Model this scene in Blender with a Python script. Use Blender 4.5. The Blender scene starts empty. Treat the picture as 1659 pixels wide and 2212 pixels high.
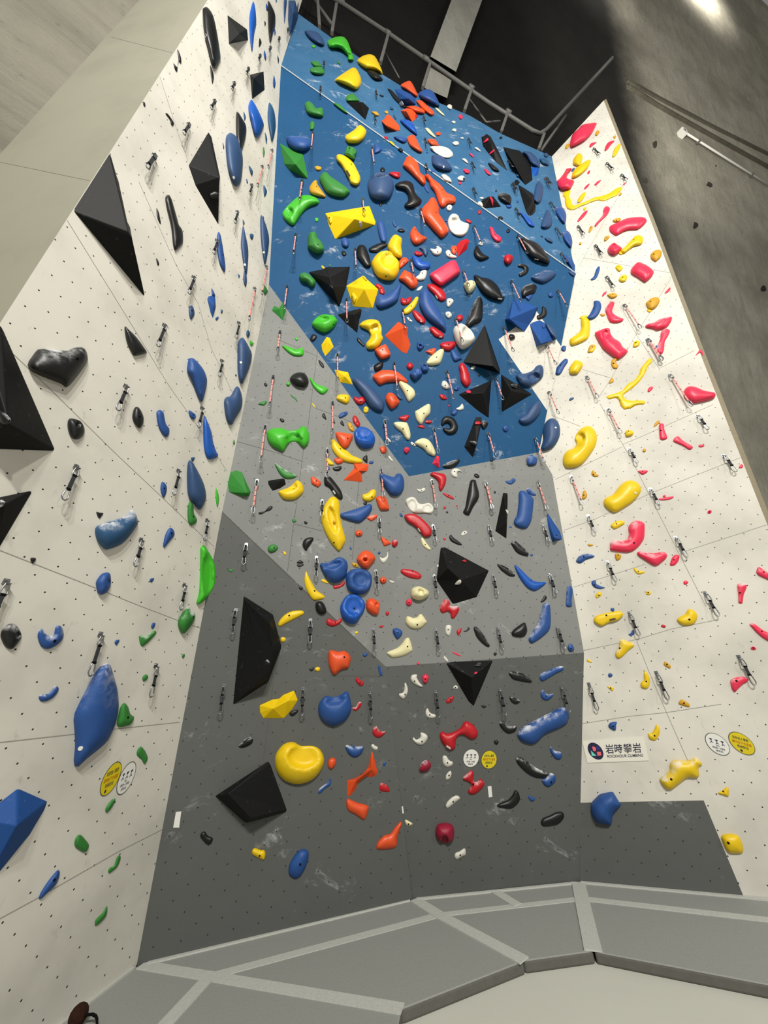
import bpy, bmesh, math, random
from mathutils import Vector, Matrix, noise
from mathutils.geometry import delaunay_2d_cdt

# ------------------------------------------------------------------ camera, world, lights, exposure
W_PX, H_PX, FOC = 1659, 2212, 740.0
CX, CY = 829.5, 1106.0
EYE = Vector((0, 0, 1.6))
sc = bpy.context.scene
COL = sc.collection
_up = Vector((725 - CX, -230 - CY, FOC)).normalized()          # world up seen from the camera (x right, y down, z forward)
_fw = (Vector((0, 0, 1)) - _up * _up.z).normalized()
_rt = _fw.cross(_up)
if _rt.x < 0: _rt = -_rt
RW = Matrix((_rt, _fw, _up))                                   # camera frame -> world
cam_d = bpy.data.cameras.new('camera'); cam = bpy.data.objects.new('camera', cam_d); COL.objects.link(cam)
cam_d.sensor_fit = 'VERTICAL'; cam_d.sensor_height = 36; cam_d.lens = 36 * FOC / H_PX
cam_d.clip_end = 200
m3 = RW @ Matrix(((1, 0, 0), (0, -1, 0), (0, 0, -1)))
cam.matrix_world = Matrix.Translation(EYE) @ m3.to_4x4()
sc.camera = cam

sc.view_settings.view_transform = 'Standard'; sc.view_settings.look = 'None'
sc.view_settings.gamma = 1; sc.view_settings.use_curve_mapping = False
sc.view_settings.exposure = -0.50

world = bpy.data.worlds.new('world'); sc.world = world; world.use_nodes = True
world.node_tree.nodes['Background'].inputs[0].default_value = (1.0, 0.98, 0.93, 1)
world.node_tree.nodes['Background'].inputs[1].default_value = 0.27

def area(name, loc, target, size, power, col=(1, 0.97, 0.9)):
    d = bpy.data.lights.new(name, 'AREA'); d.shape = 'DISK'; d.size = size; d.energy = power; d.color = col
    o = bpy.data.objects.new(name, d); COL.objects.link(o); o.location = loc
    o.rotation_euler = (Vector(target) - Vector(loc)).to_track_quat('-Z', 'Y').to_euler()
    return o
def spot(name, loc, target, ang, power, blend=.6, col=(1, 0.95, 0.85), size=.12):
    d = bpy.data.lights.new(name, 'SPOT'); d.spot_size = math.radians(ang); d.spot_blend = blend; d.energy = power; d.color = col
    d.shadow_soft_size = size
    o = bpy.data.objects.new(name, d); COL.objects.link(o); o.location = loc
    o.rotation_euler = (Vector(target) - Vector(loc)).to_track_quat('-Z', 'Y').to_euler()
    return o
# floodlights mounted high in front of the walls
area('floodlight_right', (2.7, -6.2, 8.6), (0.2, 4, 4.0), .30, 800)
area('floodlight_middle', (1.5, -6.4, 8.8), (0.2, 4, 4.0), .30, 800)
area('floodlight_left', (.6, -6.2, 8.6), (1.5, 3, 4.0), .5, 560)

# ------------------------------------------------------------------ rays and planes
def ray(p): return RW @ Vector((p[0] - CX, p[1] - CY, FOC))
def on_floor(p, z=0.0):
    d = ray(p); return EYE + d * ((z - EYE.z) / d.z)
class Plane:
    def __init__(s, a, b, c, name=''):
        s.name = name
        n = (b - a).cross(c - a).normalized()
        if n.dot(EYE - a) < 0: n = -n
        s.n = n; s.a = a.copy()
        u = Vector((-n.y, n.x, 0)).normalized()
        if u.dot(_rt_w) < 0: u = -u
        s.u = u; s.v = n.cross(u)
        if s.v.z < 0: s.v = -s.v
    def hit(s, p, h=0.0):
        d = ray(p); a = s.a + s.n * h
        return EYE + d * ((a - EYE).dot(s.n) / d.dot(s.n))
    def uv(s, P): q = P - s.a; return Vector((q.dot(s.u), q.dot(s.v)))
    def pt(s, q, h=0.0): return s.a + s.u * q[0] + s.v * q[1] + s.n * h
def project(P):
    q = RW.transposed() @ (P - EYE)
    return (CX + FOC * q.x / q.z, CY + FOC * q.y / q.z)
_rt_w = Vector((1, 0, 0))

PA, P1, P2 = on_floor((130, 2212)), on_floor((295, 2086)), on_floor((891, 1943))
P3, P4 = on_floor((1250, 1905)), on_floor((1607, 1938))
dA = (P1 - PA).normalized(); nA = dA.cross(Vector((0, 0, 1))).normalized()
if nA.dot(EYE - P1) < 0: nA = -nA
TILT = math.radians(8)
PL_A = Plane(P1, PA, P1 + Vector((0, 0, math.cos(TILT))) + nA * math.sin(TILT), 'A')
vX, vT, vU = PL_A.hit((480, 1105)), PL_A.hit((581, 615)), PL_A.hit((607, 143))
PL_B1 = Plane(P1, P2, vX, 'B1'); vY = PL_B1.hit((833, 1440))
PL_B2 = Plane(vX, vT, vY, 'B2'); vZ = PL_B2.hit((883.5, 1029))
PL_D = Plane(vT, vU, vZ, 'D')
PL_C1 = Plane(P2, P3, vY, 'C1'); vW = PL_C1.hit((1261.5, 1410))
PL_F = Plane(P3, P4, vW, 'F')
vQ = PL_D.hit((1164, 977)); vR = PL_D.hit((1243, 591))
vV = PL_F.hit((1193, 1025))
PL_C2 = Plane(vY, vZ, vW, 'C2')
PL_E = Plane(vU, vR, PL_F.hit((1192, 338)), 'E')
PLANES = {p.name: p for p in (PL_A, PL_B1, PL_B2, PL_C1, PL_C2, PL_D, PL_E, PL_F)}
REG = {  # the facets as they outline in the photograph, used to find which facet a thing is bolted to
 'A': [(-400, 3000), (295, 2086), (480, 1105), (581, 615), (607, 143), (645, 24), (700, -200), (560, -200), (0, 698), (-400, 1300)],
 'B1': [(295, 2086), (891, 1943), (833, 1440), (480, 1105)],
 'B2': [(480, 1105), (833, 1440), (883.5, 1029), (581, 615)],
 'C1': [(891, 1943), (1250, 1905), (1261.5, 1410), (833, 1440)],
 'C2': [(833, 1440), (1261.5, 1410), (1193, 1025), (1164, 977), (883.5, 1029)],
 'D': [(581, 615), (883.5, 1029), (1164, 977), (1182, 887), (1212, 748), (1243, 591), (607, 143)],
 'E': [(607, 143), (1243, 591), (1192, 338), (1015, 245), (865, 185), (645, 24)],
}
def inside(p, poly):
    x, y = p; r = False; j = len(poly) - 1
    for i in range(len(poly)):
        xi, yi = poly[i]; xj, yj = poly[j]
        if (yi > y) != (yj > y) and x < (xj - xi) * (y - yi) / (yj - yi) + xi: r = not r
        j = i
    return r
def facet(p):
    for k, poly in REG.items():
        if inside(p, poly): return PLANES[k]
    if p[0] < 640: return PL_A
    if p[1] < 330 and p[0] < 1190: return PL_E
    return PL_F

# ------------------------------------------------------------------ materials
def lin(h):
    if isinstance(h, str):
        v = [int(h[i:i + 2], 16) / 255 for i in (0, 2, 4)]
        return tuple(((c / 12.92) if c <= .04045 else ((c + .055) / 1.055) ** 2.4) for c in v) + (1,)
    return h
def new_mat(name, rough=.6, spec=.4):
    m = bpy.data.materials.new(name); m.use_nodes = True
    nt = m.node_tree; b = nt.nodes['Principled BSDF']
    b.inputs['Roughness'].default_value = rough; b.inputs['Specular IOR Level'].default_value = spec
    return m, nt, b
def N(nt, t, **kw):
    n = nt.nodes.new(t)
    for k, v in kw.items(): setattr(n, k, v)
    return n
def mixc(nt, fac, a, b):
    n = N(nt, 'ShaderNodeMix', data_type='RGBA')
    for sock, v in ((n.inputs[0], fac), (n.inputs[6], a), (n.inputs[7], b)):
        if hasattr(v, 'is_linked'): nt.links.new(v, sock)
        else: sock.default_value = v
    return n.outputs[2]
def math_(nt, op, a, b=0.0, c=None):
    n = N(nt, 'ShaderNodeMath', operation=op)
    for i, v in enumerate((a, b) if c is None else (a, b, c)):
        if hasattr(v, 'is_linked'): nt.links.new(v, n.inputs[i])
        else: n.inputs[i].default_value = v
    return n.outputs[0]
def noise_(nt, vec, scale, detail=3, rough=.6, dist=0):
    n = N(nt, 'ShaderNodeTexNoise'); n.inputs['Scale'].default_value = scale; n.inputs['Detail'].default_value = detail
    n.inputs['Roughness'].default_value = rough; n.inputs['Distortion'].default_value = dist
    if vec is not None: nt.links.new(vec, n.inputs['Vector'])
    return n.outputs['Fac']
def ramp(nt, fac, lo, hi):
    n = N(nt, 'ShaderNodeMapRange', interpolation_type='SMOOTHSTEP')
    nt.links.new(fac, n.inputs[0]); n.inputs[1].default_value = lo; n.inputs[2].default_value = hi
    return n.outputs[0]
def bump_(nt, b, h, strength, dist=.01):
    n = N(nt, 'ShaderNodeBump'); n.inputs['Strength'].default_value = strength; n.inputs['Distance'].default_value = dist
    nt.links.new(h, n.inputs['Height']); nt.links.new(n.outputs[0], b.inputs['Normal'])

def wall_mat(name, col, mark, chalk=0.0, holes=True, rough=.7, dirt=.3, hole_col=(.02, .02, .02, 1)):
    """painted plywood with a staggered grid of bolt holes (uv in metres), rubber marks and chalk smudges"""
    m, nt, b = new_mat(name, rough, .25)
    uv = N(nt, 'ShaderNodeUVMap').outputs[0]
    pos = N(nt, 'ShaderNodeNewGeometry').outputs['Position']
    c = lin(col)
    big = noise_(nt, pos, 1.3, 4, .6)
    out = mixc(nt, math_(nt, 'MULTIPLY', ramp(nt, big, .35, .75), .35), c, lin(mark))
    mp = N(nt, 'ShaderNodeMapping'); nt.links.new(uv, mp.inputs[0]); mp.inputs['Scale'].default_value = (9, 4, 1); mp.inputs['Rotation'].default_value = (0, 0, .5)
    st = noise_(nt, mp.outputs[0], 1.6, 6, .7, .4)
    out = mixc(nt, math_(nt, 'MULTIPLY', ramp(nt, st, .60, .78), dirt), out, lin(mark))
    if chalk:
        mp2 = N(nt, 'ShaderNodeMapping'); nt.links.new(uv, mp2.inputs[0]); mp2.inputs['Scale'].default_value = (2.6, 4.2, 1); mp2.inputs['Rotation'].default_value = (0, 0, .35)
        a1 = ramp(nt, noise_(nt, mp2.outputs[0], 1.0, 5, .75, .6), .565, .74)
        a2 = ramp(nt, noise_(nt, uv, 1.1, 2, .5), .42, .62)
        out = mixc(nt, math_(nt, 'MULTIPLY', math_(nt, 'MULTIPLY', a1, a2), chalk), out, lin('cfd2d4'))
    if holes:
        d = None
        for off in (0.0, .5):
            vm = N(nt, 'ShaderNodeVectorMath', operation='MULTIPLY_ADD'); nt.links.new(uv, vm.inputs[0])
            vm.inputs[1].default_value = (1 / .19, 1 / .17, 0); vm.inputs[2].default_value = (off, off, 0)
            fr = N(nt, 'ShaderNodeVectorMath', operation='FRACTION'); nt.links.new(vm.outputs[0], fr.inputs[0])
            sb = N(nt, 'ShaderNodeVectorMath', operation='MULTIPLY_ADD'); nt.links.new(fr.outputs[0], sb.inputs[0])
            sb.inputs[1].default_value = (.19, .17, 0); sb.inputs[2].default_value = (-.095, -.085, 0)
            ln = N(nt, 'ShaderNodeVectorMath', operation='LENGTH'); nt.links.new(sb.outputs[0], ln.inputs[0])
            h = math_(nt, 'LESS_THAN', ln.outputs['Value'], .0055)
            d = h if d is None else math_(nt, 'MAXIMUM', d, h)
        out = mixc(nt, d, out, hole_col)
    nt.links.new(out, b.inputs['Base Color'])
    bump_(nt, b, noise_(nt, pos, 90, 2), .12, .003)
    return m
M_WHITE = wall_mat('white_painted_plywood', 'cecbc1', '87847c', dirt=.45)
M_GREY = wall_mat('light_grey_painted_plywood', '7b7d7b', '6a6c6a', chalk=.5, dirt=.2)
M_GREYD = wall_mat('dark_grey_painted_plywood', '585a58', '4c4e4c', chalk=.5, dirt=.2)  # grey of the lower facets, darkened partly to carry the fall-off of light
M_BLUE = wall_mat('blue_painted_plywood', '104872', '103d60', chalk=.7, dirt=.2)
M_BLUE2 = wall_mat('chalky_blue_painted_plywood', '2b5a80', '547a99', chalk=.8, dirt=.45)
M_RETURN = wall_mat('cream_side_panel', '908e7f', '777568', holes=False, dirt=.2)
def plain(name, col, rough=.6, spec=.4, metal=0.0, nscale=0, bump=0, var=None):
    m, nt, b = new_mat(name, rough, spec); b.inputs['Metallic'].default_value = metal
    b.inputs['Base Color'].default_value = lin(col)
    if nscale:
        pos = N(nt, 'ShaderNodeNewGeometry').outputs['Position']
        f = noise_(nt, pos, nscale, 4)
        if var: nt.links.new(mixc(nt, f, lin(col), lin(var)), b.inputs['Base Color'])
        if bump: bump_(nt, b, f, bump, .01)
    return m
M_SEAM = plain('panel_joint', '55544f', .9, .1)
M_SEAML = plain('panel_joint_light', '8f8d83', .9, .1)
M_TRIM = plain('pale_trim', '9aa2aa', .5)
M_EDGE = plain('plywood_edge', '8f8672', .8, .2, 0, 30, 0, '7a725f')
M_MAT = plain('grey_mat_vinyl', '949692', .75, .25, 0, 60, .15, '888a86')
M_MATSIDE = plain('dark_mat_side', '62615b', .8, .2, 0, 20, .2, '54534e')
M_TAPE = plain('pale_joint_strip', 'c3c5bf', .8, .2, 0, 80, .2, 'a3a59f')
M_FLOOR = plain('pale_floor', 'c6c7bd', .55, .3, 0, .8, 0, 'bbbcb2')
M_METAL = plain('steel', '8f9296', .32, .5, 1.0)
M_PIPE = plain('painted_pipe', '6f6d6b', .5, .4, .0, 20, 0, '575553')
M_PINK = plain('pink_sling', 'd98f88', .8, .2)
M_BLACKSL = plain('black_sling', '26282b', .8, .2, 0, 200, .3, '3a3c40')
M_DARK = plain('dark_void', '0c0c0c', .9, .1)
M_LABEL = plain('label_white', 'd8d8d2', .6)
M_LABELD = plain('label_dark', '3a3526', .6)
def concrete(name, col, dark, paint=None):
    m, nt, b = new_mat(name, .85, .2)
    uv = N(nt, 'ShaderNodeUVMap').outputs[0]
    pos = N(nt, 'ShaderNodeNewGeometry').outputs['Position']
    f = ramp(nt, noise_(nt, pos, .55, 6, .65), .3, .75)
    out = mixc(nt, f, lin(col), lin(dark))
    mp = N(nt, 'ShaderNodeMapping'); nt.links.new(uv, mp.inputs[0]); mp.inputs['Scale'].default_value = (2.2, .5, 1)
    st = noise_(nt, mp.outputs[0], 1.5, 8, .75, .5)
    out = mixc(nt, math_(nt, 'MULTIPLY', ramp(nt, st, .45, .7), .7), out, lin(dark))
    fine = noise_(nt, pos, 9, 6, .75)
    out = mixc(nt, math_(nt, 'MULTIPLY', ramp(nt, fine, .58, .72), .4), out, lin('4a483f'))
    if paint:   # near-black stretch of the slab, soft edge in metres along its length
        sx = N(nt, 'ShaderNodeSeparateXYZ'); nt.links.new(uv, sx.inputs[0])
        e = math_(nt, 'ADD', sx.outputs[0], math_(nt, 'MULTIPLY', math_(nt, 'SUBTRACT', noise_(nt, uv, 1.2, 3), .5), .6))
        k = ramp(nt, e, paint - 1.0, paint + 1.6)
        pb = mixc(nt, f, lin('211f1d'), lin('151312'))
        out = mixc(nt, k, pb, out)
    nt.links.new(out, b.inputs['Base Color'])
    bump_(nt, b, math_(nt, 'ADD', fine, st), .7, .04)
    return m

PAL = {'k': '0b0c0d', 'b': '1f4a8a', 'B': '0e50a8', 's': '28466f', 'c': '1f4b72', 'g': '2f7a2f', 'G': '3fae26', 'y': 'e0bd0c',
       'm': 'c4941c', 'o': 'd84f22', 'r': 'b31420', 'p': 'e02f50', 'q': '8f1030', 'w': 'cfcdc3', 'W': 'd8d1a4'}
CNAME = {'k': 'black', 'b': 'blue', 'B': 'bright blue', 's': 'slate blue', 'c': 'dull blue', 'g': 'green', 'G': 'bright green', 'y': 'yellow',
         'm': 'ochre', 'o': 'orange', 'r': 'red', 'p': 'crimson', 'q': 'dark crimson', 'w': 'white', 'W': 'cream'}
HM = {}
def hold_mat(c, chalky, vol):
    key = (c, chalky, vol)
    if key in HM: return HM[key]
    gloss = .42 if c in 'BGyorpk' else .55
    m, nt, b = new_mat('%s_%s%s' % (CNAME[c].replace(' ', '_'), 'painted_wood' if vol else 'resin', '_chalked' if chalky else ''), .6 if vol else gloss, .2 if vol else .45)
    geo = N(nt, 'ShaderNodeNewGeometry'); pos = geo.outputs['Position']
    base = lin(PAL[c])
    f = noise_(nt, pos, 14, 3)
    out = mixc(nt, math_(nt, 'MULTIPLY', f, .35), base, tuple(x * .72 for x in base[:3]) + (1,))
    sx = N(nt, 'ShaderNodeSeparateXYZ'); nt.links.new(geo.outputs['Normal'], sx.inputs[0])
    up = ramp(nt, sx.outputs[2], -.15, .75)                      # chalk dust is rubbed on where hands grip
    n1 = ramp(nt, noise_(nt, pos, 11 if chalky else 22, 6, .75), *((.42, .64) if chalky else (.60, .78)))
    k = math_(nt, 'MULTIPLY', math_(nt, 'MULTIPLY', n1, up if chalky else math_(nt, 'ADD', math_(nt, 'MULTIPLY', up, .6), .25)), .85 if chalky else (.30 if vol else .22))
    out = mixc(nt, k, out, lin('d9dbdc'))
    nt.links.new(out, b.inputs['Base Color'])
    rr = mixc(nt, k, (b.inputs['Roughness'].default_value,) * 3 + (1,), (.9, .9, .9, 1))
    nt.links.new(rr, b.inputs['Roughness'])
    bump_(nt, b, noise_(nt, pos, 120, 2), .15, .003)
    HM[key] = m
    return m

# ------------------------------------------------------------------ object helpers
def make_obj(name, verts, faces, mat, parent=None, smooth=False, uvs=None, origin=None, slots=None):
    me = bpy.data.meshes.new(name)
    o0 = Vector(origin) if origin is not None else Vector((0, 0, 0))
    me.from_pydata([tuple(Vector(v) - o0) for v in verts], [], faces)
    mats = mat if isinstance(mat, (list, tuple)) else [mat]
    for mm in mats: me.materials.append(mm)
    if slots:
        for p, s in zip(me.polygons, slots): p.material_index = s
    if uvs:
        ul = me.uv_layers.new(name='UVMap')
        for l in me.loops: ul.data[l.index].uv = uvs[l.vertex_index]
    if smooth:
        for p in me.polygons: p.use_smooth = True
    me.update()
    o = bpy.data.objects.new(name, me); COL.objects.link(o)
    o.location = o0
    if parent is not None:
        o.parent = parent; o.matrix_parent_inverse = parent.matrix_world.inverted() if False else Matrix.Identity(4)
        o.location = o0 - parent_loc(parent)
    return o
def parent_loc(p):
    l = Vector(p.location)
    while p.parent: p = p.parent; l += Vector(p.location)
    return l
def tag(o, label=None, cat=None, group=None, kind=None):
    for k, v in (('label', label), ('category', cat), ('group', group), ('kind', kind)):
        if v: o[k] = v
    return o
def fix_normals(o):
    bm = bmesh.new(); bm.from_mesh(o.data); bmesh.ops.recalc_face_normals(bm, faces=bm.faces); bm.to_mesh(o.data); bm.free()
def tube(pts, r, seg=8, closed=False):
    """verts, faces of a tube along pts"""
    V, Fc = [], []
    n = len(pts); prev = None
    for i, p in enumerate(pts):
        a = pts[(i - 1) % n] if (closed or i > 0) else p
        b = pts[(i + 1) % n] if (closed or i < n - 1) else p
        t = (b - a).normalized()
        if prev is None:
            prev = t.orthogonal().normalized()
        prev = (prev - t * prev.dot(t)).normalized(); q = t.cross(prev)
        rr = r[i] if isinstance(r, (list, tuple)) else r
        for k in range(seg):
            an = 2 * math.pi * k / seg
            V.append(p + prev * math.cos(an) * rr + q * math.sin(an) * rr)
    m = n if closed else n - 1
    for i in range(m):
        j = (i + 1) % n
        for k in range(seg):
            Fc.append((i * seg + k, i * seg + (k + 1) % seg, j * seg + (k + 1) % seg, j * seg + k))
    if not closed:
        Fc.append(tuple(range(seg))[::-1]); Fc.append(tuple((n - 1) * seg + k for k in range(seg)))
    return V, Fc
def box(c, ax, ay, az):
    """box from centre and three half-axis vectors"""
    V = [c + ax * i + ay * j + az * k for i in (-1, 1) for j in (-1, 1) for k in (-1, 1)]
    Fc = [(0, 1, 3, 2), (4, 6, 7, 5), (0, 4, 5, 1), (2, 3, 7, 6), (0, 2, 6, 4), (1, 5, 7, 3)]
    return V, Fc
def join(parts):
    V, Fc = [], []
    for v, f in parts:
        o = len(V); V += list(v); Fc += [tuple(i + o for i in q) for q in f]
    return V, Fc

def mat_drop():
    a = on_floor((1133, 2077)); best = min(range(2, 60), key=lambda k: abs(project(a + Vector((0, 0, -.01 * k)))[1] - 2108))
    return .01 * best
MT = mat_drop(); print('mat thickness', MT)
# ------------------------------------------------------------------ the climbing walls
def ribbon(plane, pts, w, h=.0015, px=True):
    """thin strip lying on a plane"""
    P = [plane.uv(plane.hit(p)) if px else p for p in pts]
    V, Fc = [], []
    for i in range(len(P)):
        a = P[max(i - 1, 0)]; b = P[min(i + 1, len(P) - 1)]
        t = (b - a).normalized(); nn = Vector((-t.y, t.x))
        V += [plane.pt(P[i] + nn * w / 2, h), plane.pt(P[i] - nn * w / 2, h)]
    for i in range(len(P) - 1): Fc.append((2 * i, 2 * i + 1, 2 * i + 3, 2 * i + 2))
    return V, Fc
def wall(name, polys, seams=(), thick=.02):
    """polys: list of (plane, 3-D corner list, material); seams: (plane, pixel polyline)"""
    V, Fc, sl, uv, mats = [], [], [], [], []
    def mi(m):
        if m not in mats: mats.append(m)
        return mats.index(m)
    for pl, pts, m in polys:
        o = len(V)
        n = len(pts)
        for P in pts: V.append(P); uv.append(tuple(pl.uv(P)))
        q = [pl.uv(P) for P in pts]
        ar = sum(q[i].x * q[(i + 1) % n].y - q[(i + 1) % n].x * q[i].y for i in range(n))
        Fc.append(tuple(range(o, o + n)) if ar > 0 else tuple(range(o + n - 1, o - 1, -1))); sl.append(mi(m))
    for pl, pts in seams:
        v, f = ribbon(pl, pts, .0042)
        o = len(V); V += v; uv += [tuple(pl.uv(P)) for P in v]
        Fc += [tuple(i + o for i in q) for q in f]; sl += [mi(M_SEAM if name in ('wall_center',) else M_SEAML)] * len(f)
    o = make_obj(name, V, Fc, mats, uvs=uv, slots=sl)
    tag(o, kind='structure')
    return o
hA, hF, hD, hE = PL_A.hit, PL_F.hit, PL_D.hit, PL_E.hit
down = lambda P, z=-MT: P + Vector((0, 0, z - P.z))
A_edge_top, A_edge_mid = hA((455, -10)), hA((0, 698))
edge_dir = (A_edge_mid - A_edge_top).normalized()
A_bot = A_edge_mid + edge_dir * ((A_edge_mid.z + MT) / -edge_dir.z)
A_up = A_edge_top - edge_dir * 3.0
topA = hA((645, 24)); topdir = (topA - vU).normalized()
P1d = P1 + (P1 - vX).normalized() * MT
wall('wall_left', [(PL_A, [A_bot, P1d, P1, vX, vT, vU, topA, topA + topdir * 3, A_up, A_edge_top, A_edge_mid], M_WHITE)], [
    (PL_A, [(145, 476), (282, 698), (320, 760), (366, 835), (440, 939), (490, 1018)]),
    (PL_A, [(0, 738), (34, 770), (123, 855), (250, 980), (353, 1077), (431, 1152), (462, 1181)]),
    (PL_A, [(-20, 1181), (0, 1189), (181, 1260), (300, 1308), (384, 1340), (433, 1357)]),
    (PL_A, [(-20, 1606), (150, 1587), (246, 1575), (388, 1560)]),
    (PL_A, [(-20, 1995), (72, 1945), (253, 1841), (350, 1792)]),
    (PL_A, [(300, 393), (380, 572), (428, 656), (456, 752), (501, 846)]),
    (PL_A, [(345, 165), (358, 205), (380, 275), (406, 347)])])
wall('wall_center', [
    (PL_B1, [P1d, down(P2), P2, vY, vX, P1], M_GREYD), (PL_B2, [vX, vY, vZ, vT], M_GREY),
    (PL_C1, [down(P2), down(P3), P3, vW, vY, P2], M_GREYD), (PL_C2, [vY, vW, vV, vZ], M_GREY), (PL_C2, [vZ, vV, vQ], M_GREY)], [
    (PL_B2, [(686, 758), (665, 924), (655, 975), (642, 1080), (634, 1135), (621, 1235)]), (PL_B2, [(600, 733), (689, 771)]),
    (PL_B2, [(682, 882), (731, 900), (811, 935)]), (PL_B2, [(512, 954), (571, 970), (654, 997)]), (PL_B2, [(636, 1132), (696, 1147)]),
    (PL_B2, [(775, 1041), (767, 1133), (761, 1210)]), (PL_B1, [(590, 1480), (569, 1643)]), (PL_B1, [(712, 1460), (830, 1460)]),
    (PL_C2, [(1003, 1012), (997, 1110), (994, 1150)]), (PL_C2, [(1115, 1030), (1114, 1135)]), (PL_C2, [(995, 1161), (1099, 1180)]),
    (PL_B2, [(480, 1106), (651, 1271), (736, 1350), (792, 1403)])])
Wp = [(1077, 733), (1114, 706), (1159, 672), (1212, 748), (1209, 760), (1190, 855), (1182, 887)]
wall('wall_upper', [
    (PL_D, [vT, vZ, vQ] + [hD(p) for p in [(1182, 887), (1077, 733), (1114, 706), (1159, 672), (1212, 748)]] + [vR, vU], M_BLUE),
    (PL_D, [hD(p) for p in Wp], M_WHITE)])
rim = [(1192, 338), (1080, 288), (1015, 250), (948, 222), (865, 185), (825, 160), (707, 75), (645, 30)]
wall('wall_top', [(PL_E, [vU, vR] + [hE(p) for p in rim], M_BLUE2)])
gF = [hF(p) for p in [(1251.5, 1734), (1520, 1729), (1607, 1938)]]
F_edge = [hF(p) for p in [(1659, 1137), (1519, 780), (1407, 480), (1304, 217)]]
eF = (F_edge[0] - F_edge[1]).normalized(); F_low = F_edge[0] + eF * ((F_edge[0].z + MT) / -eF.z)
cR = [vV, vQ] + [hF(p) for p in [(1182, 887), (1190, 855), (1209, 760), (1212, 748)]] + [hF((1243, 591)), hF((1192, 338))]
P4d = P4 + (P4 - gF[1]).normalized() * .35
wall('wall_right', [
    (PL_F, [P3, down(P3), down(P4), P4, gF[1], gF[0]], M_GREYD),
    (PL_F, [gF[0], gF[1], P4, down(P4), F_low] + F_edge + list(reversed(cR)) + [vW], M_WHITE)], [(PL_F, s) for s in [
    [(1363, 375), (1293, 500), (1251, 575)], [(1260, 557), (1363, 575), (1447, 589)], [(1448, 603), (1372, 726), (1320, 818), (1294, 857)],
    [(1258, 798), (1318, 816)], [(1296, 872), (1345, 960), (1372, 1008), (1422, 1108), (1471, 1204), (1498, 1257), (1525, 1310)],
    [(1340, 660), (1377, 727), (1424, 796)], [(1424, 796), (1500, 757)], [(1345, 960), (1388, 942), (1540, 874)], [(1191, 897), (1254, 921)],
    [(1199, 1036), (1344, 965)], [(1217, 1146), (1286, 1121), (1400, 1068), (1467, 1041), (1598, 989)],
    [(1240, 1268), (1321, 1242), (1393, 1219)], [(1482, 1190), (1655, 1134)], [(1261, 1405), (1381, 1380), (1449, 1359), (1549, 1339)],
    [(1258, 1563), (1361, 1547), (1440, 1539), (1558, 1521)], [(1375, 1384), (1400, 1446), (1440, 1540), (1482, 1635), (1509, 1693)]]])
# pale strip along the break between the two blue walls
v, f = ribbon(PL_D, [(607, 143), (1243, 591)], .016, .008)
v2, f2 = ribbon(PL_E, [(607, 142), (1243, 590)], .016, .008)
tag(make_obj('trim_1', *join([(v, f), (v2, f2)]), M_TRIM), kind='structure')
# plywood edge of the right-hand wall
ev = []
for P in F_edge + [F_edge[-1] - eF * .01]: ev += [P, P - PL_F.n * .10 + PL_F.u * .02, P + PL_F.u * .03]
ev = [P for P in [F_low] + F_edge for P in (P, P + PL_F.u * .045, P + PL_F.u * .045 - PL_F.n * .12)]
ef = []
for i in range(4):
    a = i * 3; b = a + 3
    ef += [(a, a + 1, b + 1, b), (a + 1, a + 2, b + 2, b + 1)]
tag(make_obj('trim_2', ev, ef, M_EDGE), kind='structure')
# the upper edge of the blue wall and of the right wall, as thickness
rv, rf = [], []
R3 = [hE(p) for p in rim]
for P in R3: rv += [P, P - PL_E.n * .12]
for i in range(len(R3) - 1): rf.append((2 * i, 2 * i + 1, 2 * i + 3, 2 * i + 2))
tag(make_obj('trim_3', rv, rf, M_DARK), kind='structure')
# side panel closing the left wall, then the raw concrete beyond it
side = (Vector((-1, 0, 0)) + Vector((0, .12, 0))).normalized()
PL_G = Plane(A_edge_mid, A_edge_top, A_edge_mid + side, 'G')
g1, g2 = PL_G.hit((0, 333)), PL_G.hit((301, 0))
gd = (g2 - g1).normalized()
gL = g1 - gd * ((g1.z + MT) / gd.z); gU = g2 + gd * 3
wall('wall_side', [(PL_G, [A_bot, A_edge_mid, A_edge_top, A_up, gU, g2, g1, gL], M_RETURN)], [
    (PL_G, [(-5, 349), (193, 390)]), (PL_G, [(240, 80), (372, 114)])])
M_CONC = concrete('raw_concrete', '7e7b70', '625f55')
PL_K = Plane(g1, g2, g1 + Vector((-.75, -.66, 0)), 'K')
k0 = Vector((-.75, -.66, 0)).normalized() * 6
uvK = lambda P: (P.z * .7, (P - g1).dot(k0) / 6)
kp = [gL, gU, gU + k0, gL + k0]
o = make_obj('wall_concrete_left', kp, [(0, 1, 2, 3)], M_CONC, uvs=[(p.z * .6, (p - g1).length * .3) for p in kp]); tag(o, kind='structure')
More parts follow.
